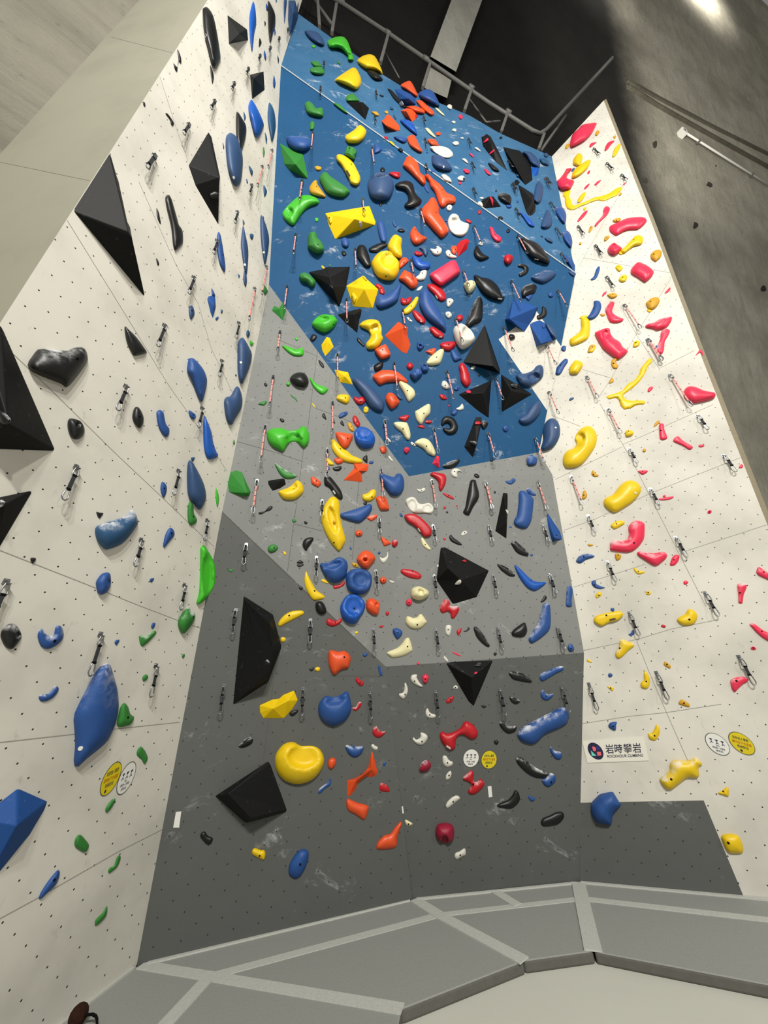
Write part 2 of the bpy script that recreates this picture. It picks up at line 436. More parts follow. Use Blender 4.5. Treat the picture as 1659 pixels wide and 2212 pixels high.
# leaning concrete slab behind and above everything
dS = Vector((.933, .36, 0)); mS = Vector((-.36, .933, 0))
def slab(t, z): return dS * t + mS * (6.3 - .3 * z) + Vector((0, 0, z))
PL_S = Plane(slab(0, 0), slab(10, 0), slab(0, 10), 'S')
sp = [slab(-14, -.3), slab(30, -.3), slab(30, 40), slab(-14, 40)]
_t = lambda P: P.dot(dS)
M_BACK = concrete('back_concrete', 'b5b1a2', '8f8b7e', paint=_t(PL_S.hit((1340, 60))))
bf = [(0, 1, 2, 3)]
rngb = random.Random(5)
for cx_, cy_, rx_, ry_ in ((1415, 311, 5, 9), (1394, 389, 6, 9), (1533, 398, 8, 7), (1503, 487, 6, 8), (1650, 622, 7, 8), (1368, 289, 2, 4), (1547, 358, 2, 3)):
    o0 = len(sp)
    for k in range(9):
        a_ = 2 * math.pi * k / 9; rr_ = rngb.uniform(.6, 1.1)
        sp.append(PL_S.hit((cx_ + rx_ * rr_ * math.cos(a_) , cy_ + ry_ * rr_ * math.sin(a_)), .01))
    bf.append(tuple(range(o0, o0 + 9)))
M_CHIP = concrete('chipped_concrete', '4c483f', '2e2b26')
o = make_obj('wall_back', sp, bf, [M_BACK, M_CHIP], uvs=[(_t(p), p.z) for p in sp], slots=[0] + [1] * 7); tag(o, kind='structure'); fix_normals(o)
print('slab pts', PL_S.hit((1340, 60)), PL_S.hit((1659, 398)), PL_S.hit((1500, 0)), PL_S.hit((940, 145)))
S_line = lambda p, h=0: PL_S.hit(p, h)
# stepped formwork bands running down the concrete
def band(name, pts, w, h, mat):
    q = [PL_S.uv(PL_S.hit(p)) for p in pts]
    V, Fc = [], []
    for P in q:
        for dy, hh in ((-w / 2, 0), (-w / 2, h), (w / 2, h), (w / 2, 0)): V.append(PL_S.pt(P + Vector((0, dy)), hh))
    for i in range(len(q) - 1):
        a = 4 * i; b = a + 4
        for k in range(3): Fc.append((a + k, a + k + 1, b + k + 1, b + k))
    o = make_obj(name, V, Fc, mat, uvs=[(_t(P), P.z) for P in V]); tag(o, kind='structure'); fix_normals(o)
M_BAND = concrete('stained_concrete', '65615666'[:6], '4d4a40')
band('trim_4', [(1352, 174), (1420, 213), (1540, 276), (1720, 365)], .16, .06, M_BAND)
band('trim_5', [(1352, 189), (1420, 232), (1500, 277), (1720, 398)], .10, .10, M_BAND)
# ------------------------------------------------------------------ floor and mats
o = make_obj('floor', [(-14, -14, -MT), (20, -14, -MT), (20, 12, -MT), (-14, 12, -MT)], [(0, 1, 2, 3)], M_FLOOR); tag(o, kind='structure')
def ext(a, b, k): A, B = on_floor(a), on_floor(b); return A + (B - A) * k
Q = {'a': P1, 'b': P2, 'c': on_floor((1070, 1927)), 'd': P3, 'i': on_floor((453, 2110)), 'j': on_floor((948, 1977)), 'k': on_floor((1118, 1957)),
     'l': on_floor((1257, 1942)), 'm': on_floor((870, 2181)), 'n': on_floor((1133, 2077)), 'o': on_floor((1282, 2056))}
Q['e'] = P3 + (P4 - P3) * 1.9; Q['p'] = ext((1257, 1942), (1659, 1988), 2.2); Q['q'] = ext((1282, 2056), (1659, 2128), 2.2)
Q['r'] = ext((453, 2110), (360, 2212), 3.2); Q['s'] = P1 + (PA - P1) * 4
Q['t'] = Q['m'] + (Q['r'] - Q['i'])
MATS = [('abji', 'long narrow grey mat strip along the foot of the left grey wall'), ('bckj', 'short grey mat piece below the grey wall, left of two'),
        ('cdlk', 'short grey mat piece below the grey wall, next to the right corner'), ('depl', 'long narrow grey mat strip under the right-hand wall'),
        ('ijnm', 'large wedge-shaped grey mat with a raised dark front edge, middle left'), ('jlon', 'grey mat trapezoid with dark front edge in the middle'),
        ('lpqo', 'large grey mat at right with the long dark front edge'), ('airs', 'grey mat corner at the foot of the white left wall'),
        ('imtr', 'grey mat cut by the bottom frame edge')]
for key, lab in MATS:
    top = [Q[c] + Vector((0, 0, 0)) for c in key]
    ctr = sum(top, Vector()) / 4
    top = [p + (ctr - p).normalized() * .006 for p in top]
    bot = [p + Vector((0, 0, -MT)) for p in top]
    V = top + bot
    Fc = [(0, 1, 2, 3), (7, 6, 5, 4)] + [(i, i + 4, (i + 1) % 4 + 4, (i + 1) % 4) for i in range(4)]
    base = Vector((ctr.x, ctr.y, -MT))
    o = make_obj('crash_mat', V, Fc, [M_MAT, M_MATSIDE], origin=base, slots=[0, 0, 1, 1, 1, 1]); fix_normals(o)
    bv = o.modifiers.new('soft_edges', 'BEVEL'); bv.width = .012; bv.segments = 2
    tag(o, lab, 'crash mat', 'grey crash mats')
PL_0 = Plane(on_floor((300, 2000)), on_floor((900, 2100)), on_floor((1500, 2000)), 'floor')
PL_0.u = Vector((1, 0, 0)); PL_0.v = Vector((0, 1, 0)); PL_0.n = Vector((0, 0, 1)); PL_0.a = Vector((0, 0, 0))
NS = 0
def strip(keys, w, lab):
    pts = [PL_0.uv(Q[k]) if isinstance(k, str) else PL_0.uv(on_floor(k)) for k in keys]
    global NS; NS += 1; hz = .003 + .0008 * NS
    V, Fc = ribbon(PL_0, pts, w, hz, px=False)
    n = len(V); V += [v - Vector((0, 0, hz)) for v in V]
    Fc = [tuple(q) for q in Fc] + [tuple(i + n for i in q)[::-1] for q in Fc]
    m = len(pts)
    for i in range(m - 1): Fc += [(2 * i, 2 * i + 2, 2 * i + 2 + n, 2 * i + n), (2 * i + 1, 2 * i + 1 + n, 2 * i + 3 + n, 2 * i + 3)]
    Fc += [(0, n, n + 1, 1), (2 * m - 2, 2 * m - 1, n + 2 * m - 1, n + 2 * m - 2)]
    c = sum(V, Vector()) / len(V)
    o = make_obj('joint_strip', V, Fc, M_TAPE, origin=c); fix_normals(o)
    tag(o, lab, 'strip', 'pale strips over the mat joints')
strip(['i', 'j'], .075, 'pale strip over the mat joint running parallel to the left grey wall')
strip(['j', 'l'], .06, 'pale strip over the mat joint parallel to the middle grey wall')
strip(['l', 'p'], .07, 'pale strip over the mat joint parallel to the right-hand wall')
strip([(305, 2086), 'i', 'm'], .085, 'pale strip from the left wall corner to the mat front edge')
strip(['i', 'r'], .10, 'wide pale strip running out of the bottom frame edge')
strip([(896, 1944), 'j', 'n'], .10, 'pale diagonal strip from the middle grey crease to the mat edge')
strip(['c', 'k'], .085, 'short pale strip between the two short mat pieces')
strip([(1250, 1908), 'l', 'o'], .115, 'wide pale strip from the right corner to the mat edge')
strip([(318, 2083), (885, 1946)], .03, 'thin pale edging at the foot of the left grey wall')
strip([(900, 1944), (1245, 1909)], .028, 'thin pale edging at the foot of the middle grey wall')
strip([(1255, 1908), (1607, 1940), (1700, 1950)], .03, 'thin pale edging at the foot of the right-hand wall')
strip([(285, 2094), (130, 2216), (60, 2270)], .04, 'thin pale edging at the foot of the white left wall')
DATA = '''
@300 0 400
k d 570,110 575,75 600,62 625,75 665,140 700,290 732,505 720,560 690,615 655,580 620,450 580,270|t 600,320 9 80# long black oval hold
k f 792,132 970,262 980,362 805,397|a 905,300 3# black wedge volume near the top
k d 308,565 345,600 355,555 345,440 378,515 378,570 352,550 345,640 325,625|h.5# black lightning-shaped hold
k d 35,910 55,922 58,958 40,940
k d 238,1018 260,1020 312,1095 308,1125 290,1118 272,1060# small black rod-shaped hold
k d 638,582 672,675 660,752 645,680# thin black dagger-shaped hold
B d 1025,10 1045,90 1052,210 1035,300 1015,465 998,380 988,220 995,110# glossy bright blue spindle hold near the top
k d 1125,185 1138,210 1128,238
k d 1158,5 1200,75 1222,140 1222,230 1205,290 1178,385 1160,280 1155,120# tall black spindle hold
b d 1142,30 1156,70 1150,100 1136,60
k d 1080,340 1100,385 1075,422
b d 1210,240 1226,290 1216,318
b d 1125,450 1142,510 1135,540 1118,490
k d 1245,495 1256,540 1250,570 1242,530
b d 1210,675 1225,745 1215,790 1200,750
s f 1340,0 1400,0 1428,110 1425,175 1390,250 1350,330 1335,180|a 1385,110 2.5# blue gem-shaped volume in the top corner
s d 1300,0 1325,0 1318,100 1305,210 1298,120
b d 1225,0 1238,5 1230,25
k f 995,668 1118,638 1128,805 1015,890|a 1030,700 2.5# black square volume
B d 1005,893 1035,925 1075,1000 1118,1108 1110,1155 1075,1230 1040,1215 1000,1070 980,960# glossy deep blue gem hold
c d 1170,918 1205,975 1222,1050 1225,1150 1195,1270 1175,1200 1155,1080 1155,990# slate blue spindle hold beside the corner
k d 875,1003 925,1060 962,1135 955,1240 912,1370 885,1300 870,1190# black leaf-shaped hold
s d 778,1240 800,1200 825,1190 865,1215 895,1270 930,1400 928,1520 912,1630 880,1670 845,1640 800,1520 780,1380|t 850,1590 12 20# large blue oval hold
c d 940,1000 958,1050 948,1080 938,1040
c d 1130,1185 1150,1240 1142,1290 1132,1240
g d 1115,1315 1128,1360 1118,1410 1110,1360
k d 750,1275 765,1320 757,1335
c d 985,1482 1020,1530 1015,1572 1000,1550
b d 960,1600 978,1630 970,1645
k f 622,1180 650,1225 728,1585 720,1660 712,2015 505,1660 443,1480|a 718,1590 6# big black kite volume
Q 440,1115 350,1255 s
Q 132,1390 10,1580 s
Q 672,905 600,1015 s
Q 848,745 785,845 s
Q 975,615 925,700 s
Q 1080,497 1040,570 s
Q 1172,425 1130,500 s
Q 1252,340 1225,398 s
Q 1330,262 1310,300 s
Q 1185,1345 1140,1480 l
Q 1097,1490 1030,1660 l
@0 300 400
k f 975,135 990,140 1045,330 1060,370 1140,740 1165,790 1185,900 1297,1405 1285,1405 660,650 665,620|a 1180,880 7;1150,830 6# biggest black triangular volume, uppermost on the left
k d 1480,530 1495,505 1520,505 1540,545 1590,720 1605,775 1635,820 1640,920 1620,960 1570,1000 1550,950 1530,780 1490,610# long black club-shaped hold
k d 1403,620 1425,665 1442,760 1425,745 1405,690
k d 1398,1070 1415,1085 1427,1125 1410,1130
Q 1380,150 1255,330 s
@300 350 400
b d 700,660 715,625 732,655 752,760 775,920 770,985 745,955 715,880 698,750|b 752,832# long bright blue feather hold
s d 933,570 955,650 980,780 978,900 965,1010 945,960 918,790 915,700|t 950,920 6 40# blue spindle hold
s d 1092,475 1130,540 1162,650 1165,740 1132,915 1105,800 1088,620|t 1120,810 6 30# slate blue spindle hold by the corner
c d 930,515 948,545 935,568
c d 992,650 1010,640 1028,655 1020,690 1005,690
c d 1112,480 1122,500 1115,515
s d 945,975 965,1020 968,1080 955,1118 935,1060 938,1000
c d 888,1000 905,1020 895,1042
b f 610,1225 625,1200 665,1190 685,1210 690,1300 662,1405 640,1350|a 675,1280 2# blue gem hold
b d 652,1130 682,1185 680,1205 655,1190
s d 447,1310 460,1288 480,1290 497,1330 497,1370 468,1412 450,1370|b 475,1330
c d 735,1330 750,1325 750,1350 735,1355
b d 685,1400 710,1383 715,1400 695,1420
c d 1120,205 1140,240 1148,270 1125,310 1115,240
c d 965,150 975,180 965,185
g d 1110,1090 1130,1110 1155,1155 1130,1190 1112,1140|#small dark green wedge hold on the corner
g d 1018,1250 1028,1275 1022,1295
c d 965,1515 980,1508 995,1530 980,1575 965,1550
G d 995,1597 1028,1625 1008,1650 995,1630
Q 1003,205 965,310 s
Q 875,445 820,575 s
Q 693,700 625,870 s
Q 485,1030 400,1200 s
Q 225,1460 130,1650 s
Q 888,1438 845,1580 s
Q 1135,935 1070,1180 l
Q 1030,1130 940,1390 l
@600 0 415
s d 232,270 290,265 350,285 395,345 400,395 340,380 270,330|# slate blue dome hold at the top edge
G d 425,370 440,345 500,320 560,318 600,350 635,440 655,505 650,525 605,520 600,480 540,425 490,420 445,410|h.6;s 545,480 40 30# glossy green hooked hold at the top edge
y d 685,530 730,485 790,470 835,485 865,530 900,610 900,645 870,620 760,595|h.5#yellow dish hold at the top edge
k d 765,605 830,610 880,650 908,690 860,695 810,670
g d 278,600 310,580 360,575 400,600 400,640 345,648 290,630
g d 288,530 345,530 380,575 330,580 300,560
G d 290,398 310,388 330,400 310,415
g d 510,520 535,540 540,555 515,545
y d 495,685 640,585 665,585 690,610 720,685 712,745 680,775 640,765 520,710|t 640,640 60 40 0;h.6# tall yellow pinch under the top rim
g d 590,835 640,808 675,830 705,878 605,880
k f 588,878 735,880 790,935 758,1038|a 722,885 3#black wedge volume near the rim
g d 480,895 530,900 580,945 605,980 570,965
m d 810,965 855,965 875,998 850,1000 820,980
k d 878,815 912,825 912,838 885,828
k d 948,765 985,780 1040,840 1085,890 1112,930 1080,925 1000,850 970,805|l 1060,905 25 8 -45# thin black blade hold under the rim
b f 1005,770 1060,768 1150,805 1190,850 1195,905 1110,910 1050,860|a 1130,850 2# blue hexagonal volume under the rim
o d 1060,740 1120,700 1150,705 1185,765 1210,830 1190,835 1120,790#orange fin on the rim
b d 1215,815 1240,785 1290,770 1340,790 1370,840 1395,895 1390,920 1340,905 1250,860|h.5# blue dome on the rim
o d 1195,870 1240,868 1290,910 1345,960 1350,990 1320,998 1260,955 1210,900
o d 1110,920 1180,915 1250,940 1272,965 1260,985 1200,975 1150,950
o f 1060,955 1125,930 1180,935 1200,965 1190,1035 1160,1050 1100,1010|a 1110,960 2.5
r d 1185,990 1210,995 1205,1015 1185,1020
m d 920,965 945,955 955,975 940,985
o f 895,1045 915,1030 945,985 975,1000 1050,1085 1055,1125 1030,1135 960,1120|a 930,1080 2.5# orange wedge hold below the black blade
B d 1055,1040 1120,1035 1165,1065 1190,1105 1205,1160 1195,1165 1120,1110#glossy blue leaf hold
b d 1000,1180 1060,1178 1115,1195 1115,1220 1090,1235 1040,1215|w
r d 912,1182 940,1180 955,1195 935,1208
y d 960,1225 980,1220 1010,1250 1000,1260
k d 1035,1285 1065,1280 1085,1305 1065,1310
c d 970,920 1000,935 995,948 970,940
c d 995,990 1015,1000 1025,1030 1005,1020
o d 1118,1190 1160,1165 1185,1175 1225,1260 1250,1310 1220,1315 1140,1260|h.5# dark orange teardrop hold
g d 232,900 262,875 290,885 320,920 330,935 380,930 395,965 385,1010 300,1000 250,970|h.6#green saddle hold under the trim line
g d 280,1060 300,1045 318,1065 312,1115 280,1120|h.6
b d 75,1185 140,1175 250,1185 275,1215 285,1270 230,1310 150,1300 90,1250|h.5;w# dusty blue rounded hold
y d 583,1180 660,1120 700,1082 725,1085 760,1120 762,1160 735,1210 680,1240 605,1232|h.55#yellow wedge jug hold
b d 835,1250 860,1245 900,1290 875,1310 835,1325
k d 885,1460 900,1445 925,1460 918,1485 890,1480
r d 960,1500 985,1485 1040,1485 1058,1500 1050,1535 1010,1535
w d 1460,920 1480,900 1505,915 1500,945 1478,942
W d 1355,932 1380,935 1438,990 1430,1000 1390,970#long cream hold under the rim
p d 1560,1000 1580,988 1598,1005 1590,1028 1570,1025
w d 1500,1050 1520,1042 1538,1055 1520,1068
w d 1503,1125 1525,1108 1545,1125 1530,1140
o d 1365,1150 1390,1138 1410,1155 1395,1172 1375,1170
W d 1272,1108 1300,1108 1335,1145 1365,1185 1350,1188 1300,1150#long cream hold beside three small white ones
w d 1575,1190 1600,1185 1605,1200 1585,1200
o d 1293,1205 1355,1205 1390,1250 1385,1262 1320,1250
w d 1508,1235 1530,1220 1560,1225 1562,1250 1530,1258
w j 1315,1270 1390,1260 1460,1275 1505,1310 1512,1345 1480,1365 1430,1360 1350,1315|s 1425,1312 84 42 22# white bowl hold on the upper blue wall
s d 1335,1340 1390,1340 1455,1380 1500,1440 1502,1470 1460,1480 1380,1460 1335,1420 1328,1370|t 1432,1440 5 5#large slate blue oval under white bowl
w d 1588,1375 1620,1370 1645,1405 1635,1412
p d 1600,1468 1630,1460 1655,1485 1645,1500 1620,1492
w d 1412,1515 1440,1505 1480,1530 1500,1560 1495,1578 1440,1560
w d 1550,1540 1575,1518 1605,1520 1618,1545 1600,1565 1565,1560
k d 1600,1535 1617,1538 1610,1560
p d 1562,1575 1585,1572 1580,1592 1565,1590
b d 1320,1475 1345,1468 1355,1485 1330,1490
m d 318,1445 340,1432 375,1445 370,1470 335,1472
s d 180,20 175,100 160,150 150,140 165,60
Q 400,548 385,600 s
Q 370,765 350,815 s
Q 845,800 825,875 s
Q 835,1015 815,1095 s
Q 1255,1022 1250,1090 s
Q 1265,1210 1265,1300 s
Q 1640,1210 1640,1285 s
Q 1272,1430 1270,1500 s
Q 305,1160 298,1265 l
Q 812,1290 825,1412 l
Q 215,1570 200,1660 l
@900 0 415
k f 557,1185 605,1155 640,1180 710,1310 785,1478 690,1405 615,1320 570,1260|a 640,1230 1.5# tall black blade volume with red tape
k f 745,1268 890,1300 960,1370 990,1430 1002,1555 940,1600 855,1450 775,1320|a 830,1400 1.5# large grey-black shard volume
s d 915,1312 975,1310 1030,1350 1065,1420 1050,1450 990,1420 950,1360|h.5#slate blue dome beside shard volume
s d 1100,1325 1125,1320 1140,1345 1125,1360 1100,1345
c d 1060,1370 1110,1372 1145,1410 1130,1430 1080,1410
B f 1000,1440 1050,1430 1058,1455 1050,1510 1015,1525 990,1490|a 1040,1460 1.5
k d 715,1185 735,1178 740,1195 720,1200
k d 615,1410 640,1410 690,1445 715,1478 690,1480 650,1460|w#glossy black lens hold
c d 855,1500 880,1485 905,1505 895,1530 865,1525
p d 583,1462 605,1462 640,1500 632,1515 605,1500
p d 450,1328 470,1325 495,1350 485,1358
p d 405,1465 430,1458 460,1480 450,1500 420,1495
w d 500,1280 520,1272 552,1300 545,1310
Q 795,1400 790,1475 s
Q 470,1415 475,1510 s
Q 1115,1545 1130,1625 s
Q 825,1590 835,1660 s
@830 200 250
b d 665,1110 700,1105 725,1130 690,1140
w d 1345,1570 1375,1558 1410,1590 1412,1640 1380,1630 1345,1600
w d 1365,1510 1400,1498 1432,1515 1400,1530
k d 1590,1405 1610,1395 1615,1415 1600,1425
b d 600,850 630,850 630,870 605,865
b d 570,1330 600,1320 640,1400 630,1440 585,1380
Q 1265,1385 1300,1560 s
o d 262,1045 290,985 320,925 360,905 395,920 480,1010 500,1080 520,1150 585,1210 590,1310 565,1330 520,1300 380,1160 270,1060|h.5# long orange banana hold crossing the trim line
r d 68,1165 120,1135 215,1140 232,1160 225,1215 185,1232 110,1195|b 200,1170
o d 578,1190 610,1160 650,1180 690,1230 790,1305 850,1370 890,1430 1000,1480 1028,1540 1010,1590 910,1600 870,1640 830,1650 790,1610 720,1430 660,1350 640,1280 600,1230|h.45;b 840,1390# big orange two-lobed hold touching the trim line
k d 155,1350 165,1310 250,1270 340,1265 410,1310 440,1420 480,1480 540,1545 500,1610 400,1660 310,1655 285,1625 300,1590 340,1550 330,1460 280,1400 200,1380|h.5#glossy black swoosh hold
w d 895,1640 920,1608 955,1610 975,1640 955,1690 915,1695 895,1670|b 935,1645
@1030 260 250
k f 535,870 575,845 620,885 585,940 545,920|a 575,885 1
k f 585,920 640,945 770,1030 820,1080 835,1180 825,1260 740,1370 700,1300 640,1110|a 800,1150 1.5#dark narrow kite volume
k d 835,1210 840,1300 800,1350 755,1360
s d 810,1100 850,920 900,875 950,960 940,1100 905,1180 855,1190 815,1150|h.6#slate blue teardrop hold, upper right
k d 298,1085 330,1045 400,1040 470,1070 497,1120 490,1200 480,1215 420,1195 330,1140|w#glossy black helmet-shaped hold
b d 490,1205 495,1250 440,1255 420,1210
k f 55,1165 90,1130 175,1090 240,1090 350,1240 215,1255 95,1265|a 180,1110 1.5#small black triangular volume above the trim
p d 185,1110 205,1100 235,1150 228,1230 210,1200
k d 755,1040 800,1045 785,1065
b d 265,1000 285,1005 280,1025
b d 575,1140 605,1165 590,1180 570,1170
k d 580,1325 605,1320 625,1350 600,1365
B d 612,1330 650,1320 760,1400 825,1500 815,1530 740,1500 660,1390|w#glossy blue lens hold above trim
k d 885,1395 905,1398 895,1412
s d 915,1530 935,1440 985,1320 1010,1280 1050,1330 1080,1430 1070,1510 1010,1550 940,1545|h.55#slate blue rounded pyramid hold
b d 1130,1250 1190,1235 1240,1260 1280,1340 1280,1430 1260,1480 1220,1460 1160,1380 1130,1310|w;h.5#blue dome overlapping the white edge
k d 300,1390 340,1375 375,1395 370,1420 330,1425 300,1410
k d 425,1575 460,1555 480,1585 460,1610 430,1605
p d 180,1540 210,1530 240,1560 270,1620 330,1660 350,1700 340,1740 290,1745 250,1720 210,1660|b 260,1640#small pink-red hooked hold
r d 15,1320 30,1285 55,1295 52,1330 25,1345
b d 1220,1610 1270,1575 1320,1600 1350,1650 1370,1740 1355,1830 1320,1810 1250,1720|w;h.5#dark blue knobbly hold at the corner
b f 1235,1930 1290,1935 1370,1990 1410,2080 1410,2160 1380,2150 1300,2050|a 1300,2000 1
s d 1315,2170 1360,2160 1420,2200 1390,2240 1340,2210
s d 970,1685 1010,1680 1050,1690 1088,1730 1080,1760 1010,1730
k d 910,1655 945,1660 945,1680
k f 710,1005 720,1005 712,1015|a 714,1010 .2
Q 440,590 460,720 s
Q 495,930 535,1080 s
Q 965,845 1025,985 s
Q 1040,1190 1090,1310 s
Q 545,1280 580,1430 s
Q 1120,1560 1190,1760 s
Q 1195,1920 1245,2060 s
@600 300 250
G j 65,1080 90,1020 180,920 290,830 400,805 500,820 570,860 595,910 580,930 450,980 360,1060 290,1160 235,1240 200,1240 100,1160|s 170,1060 50 60;b 157,1105# bright green curved dish hold
g f 25,60 120,110 200,150 330,200 365,225 440,575 400,570 160,440 90,360|a 255,365 3# green diamond volume
y l 840,240 860,225 920,228 1000,270 1080,340 1130,430 1180,540 1180,620 1150,665 1115,670 1045,640 1010,560 950,450 900,370 845,310|b 1055,362;l 1010,495 45 8 60# yellow banana hold with dark label
g d 965,180 990,120 1020,105 1080,125 1130,170 1130,210 1110,260 1100,300 1050,290 960,230|h.7;s 1055,170 40 45#green tube hold
m d 450,720 460,680 500,620 540,590 565,610 570,650 610,710 690,825 680,840 560,820 480,790 455,750|h.5;b 558,682#amber wedge hold
g d 595,580 620,510 670,470 710,485 760,540 850,600 950,670 1030,740 1035,770 960,835 870,835 780,815 700,770 640,680|h.5#big olive green half-moon hold
s d 1285,690 1300,600 1360,510 1430,480 1530,480 1600,520 1650,600 1665,700 1640,800 1590,870 1500,890 1400,880 1320,820|h.7;s 1490,545 90 35#large slate blue ball hold
k d 1475,440 1490,410 1515,410 1535,445 1525,480 1480,475
y f 680,1065 1300,962 1320,970 1405,1195 1395,1235 835,1440 815,1430 730,1240 690,1110|a 1100,1150 2.5# large yellow four-sided volume
y d 690,1090 730,1080 780,1120 775,1200 750,1225 720,1170|b 740,1130
w d 1165,1190 1195,1185 1210,1230 1185,1280 1160,1230
g d 430,1500 435,1420 445,1370 470,1340 510,1330 545,1345 565,1390 570,1420 620,1470 665,1560 660,1610 610,1650 550,1650 470,1600 430,1550|h.8;b 575,1515#green bottle-shaped horn hold
G d 530,1155 545,1130 580,1140 580,1175 550,1190
b d 905,1460 930,1420 975,1415 1020,1460 1020,1530 990,1560 930,1540|h.5
b d 1420,1195 1450,1175 1500,1185 1530,1230 1565,1410 1560,1470 1530,1490 1480,1470 1440,1340|h.5#blue capsule hold below the ball
k d 1455,935 1510,900 1500,940 1470,970
k d 1530,910 1575,930 1570,945
b d 1385,90 1430,100 1485,150 1475,180 1400,205
Q 1220,880 1228,980 l
Q 350,615 325,870 l
Q 262,1385 230,1640 l
@830 415 250
o d 525,290 560,210 620,150 670,80 710,75 740,110 785,230 780,300 820,360 880,450 925,540 920,580 850,650 815,655 780,630 660,500 600,430 545,370|h.5;b 745,290#largest orange club hold on the blue wall
w j 912,450 920,380 960,320 1010,308 1060,335 1090,400 1150,435 1205,450 1215,500 1180,590 1110,635 1020,620 950,560|s 1050,490 125 105 25;h.4#white heart-shaped dish hold
r d 1170,395 1190,388 1250,415 1250,445 1220,445 1175,420
p d 1510,510 1530,498 1560,520 1590,600 1650,640 1659,690 1610,700 1570,680 1530,620
r d 1342,285 1360,258 1385,275 1385,310 1360,315
k d 1640,370 1659,350 1690,360 1690,390 1650,395|f D
b d 865,415 890,388 905,400 905,425
b d 115,410 140,410 170,460 180,500 150,495 120,450
k d 190,545 235,520 290,545 290,570 240,575 205,562
o d 370,640 380,560 430,488 450,500 480,560 530,610 605,650 600,680 520,740 450,755 400,720|h.5;b 442,540#orange rounded pyramid hold
y d 50,790 75,700 130,620 180,612 240,650 255,690 245,790 258,880 250,935 215,948 140,920 80,850|h.6#yellow lumpy hold above the round jug
c d 500,800 530,780 580,765 625,800 632,860 600,925 570,900 540,840|w
r d 430,870 460,840 530,865 555,885 545,905 490,920 450,905|b 485,885
B d 395,930 430,910 500,940 560,985 640,1010 665,1040 650,1090 580,1112 500,1105 430,1050|b 538,990#bright blue crescent beside white claw
w d 655,820 680,810 730,815 755,800 745,780 775,775 820,810 825,850 800,895 750,910 700,890|b 765,855
w d 878,870 890,840 925,828 950,850 960,880 1035,920 1030,945 970,950 900,925|b 938,898
o d 955,800 980,775 1030,770 1045,830 1020,890 990,890 960,850|b 1020,820
r f 1035,760 1090,700 1170,665 1222,690 1190,820 1045,940|a 1155,740 2#dark red faceted volume
w d 1350,735 1370,708 1410,718 1418,745 1395,770 1355,755
k d 1280,860 1300,800 1330,762 1350,780 1390,850 1430,890 1500,930 1490,950 1400,982 1330,960 1290,910|h.5#black crescent claw hold, blue wall
p l 650,1185 670,1160 800,1080 950,985 990,975 1020,985 1050,1030 1085,1130 1075,1170 1000,1230 840,1340 800,1345 760,1320 680,1250|t 910,1120 70 50#pink rounded rectangle hold
r d 680,1290 720,1310 820,1370 830,1400 760,1380
o d 208,1010 250,950 300,935 345,965 345,1000 280,1060 225,1095|b 280,1010
o d 205,1240 240,1180 290,1118 340,1140 400,1170 470,1260 485,1310 450,1370 390,1385 340,1350 270,1290 215,1260|h.5#orange block under the draw
w d 455,1220 500,1180 530,1130 590,1115 610,1140 600,1210 570,1260 500,1270 460,1250|b 548,1160
w d 460,1410 500,1360 540,1345 550,1360 520,1405 480,1420
r d 615,1355 630,1320 700,1320 780,1360 860,1430 885,1490 885,1540 830,1565 780,1550 700,1460 640,1400|h.4;l 750,1505 28 8 60#glossy red lozenge hold
w d 890,1580 905,1530 950,1522 992,1550 985,1590 930,1650 900,1640|b 938,1572
W d 1138,1320 1180,1280 1250,1265 1300,1290 1310,1350 1270,1420 1215,1452 1180,1430 1150,1370|h.8;b 1280,1300#cream peg hold sticking out
k d 1278,1200 1310,1182 1400,1220 1500,1240 1590,1300 1650,1380 1700,1490 1730,1500 1700,1560 1610,1555 1500,1520 1400,1440 1340,1350|h.45;l 1660,1530 30 8 10#large black leaf-shaped hold
k d 1255,1660 1290,1580 1340,1505 1380,1500 1410,1560 1415,1640 1410,1790 1380,1860 1300,1900 1220,1935 1160,1900|h.45;w#black fin hold with chalked top
r d 232,1560 245,1510 290,1530 330,1525 370,1495 390,1530 375,1580 330,1610 280,1618 245,1600|b 320,1560#small dark red smile hold
y d 270,1700 330,1640 400,1570 450,1505 480,1502 492,1530 470,1600 430,1670 350,1740 290,1750|b 388,1635#yellow banana hold beside blue fin
b d 497,1560 510,1460 550,1400 610,1395 660,1460 700,1560 780,1680 830,1780 880,1880 890,1960 870,2010 820,1960 680,1870 580,1780 510,1650|h.5#large blue fin-shaped hold
b d 0,1480 60,1450 130,1400 200,1330 240,1300 245,1350 220,1460 190,1560 90,1630 -40,1670 -110,1640 -130,1560 -110,1480 -50,1460|h.5#large blue half-moon hold
Q 515,265 540,510 l
Q 1275,505 1375,730 l
Q 378,990 405,1190 l
Q 1128,1140 1175,1290 l
@600 500 250
k d 915,290 945,275 985,320 965,348 930,345
k d 1128,300 1140,230 1170,195 1220,190 1260,220 1290,290 1320,380 1340,490 1290,520 1240,500 1170,420 1135,370|h.45#black bean hold left of the round jug
k d 1303,250 1330,225 1420,180 1500,160 1570,180 1560,215 1480,260 1420,300 1320,290|h.4#glossy black slug hold
y j 1345,480 1370,390 1440,310 1530,275 1620,290 1700,380 1740,450 1735,580 1680,680 1600,705 1480,680 1390,600|s 1590,430 100 110;h.6;b 1550,645#big round yellow jug
k f 440,580 650,540 700,510 790,510 1040,503 985,790 885,1085 690,880|a 740,655 2.5;790,800 2#large black pyramid volume, left of the yellow pentagon
y d 622,500 640,488 672,520 660,540 640,530
g d 725,490 745,470 760,490 745,500
g d 305,660 320,615 370,590 430,605 510,670 545,720 530,780 495,800 455,780 420,740 340,710|h.8#green cylinder peg hold
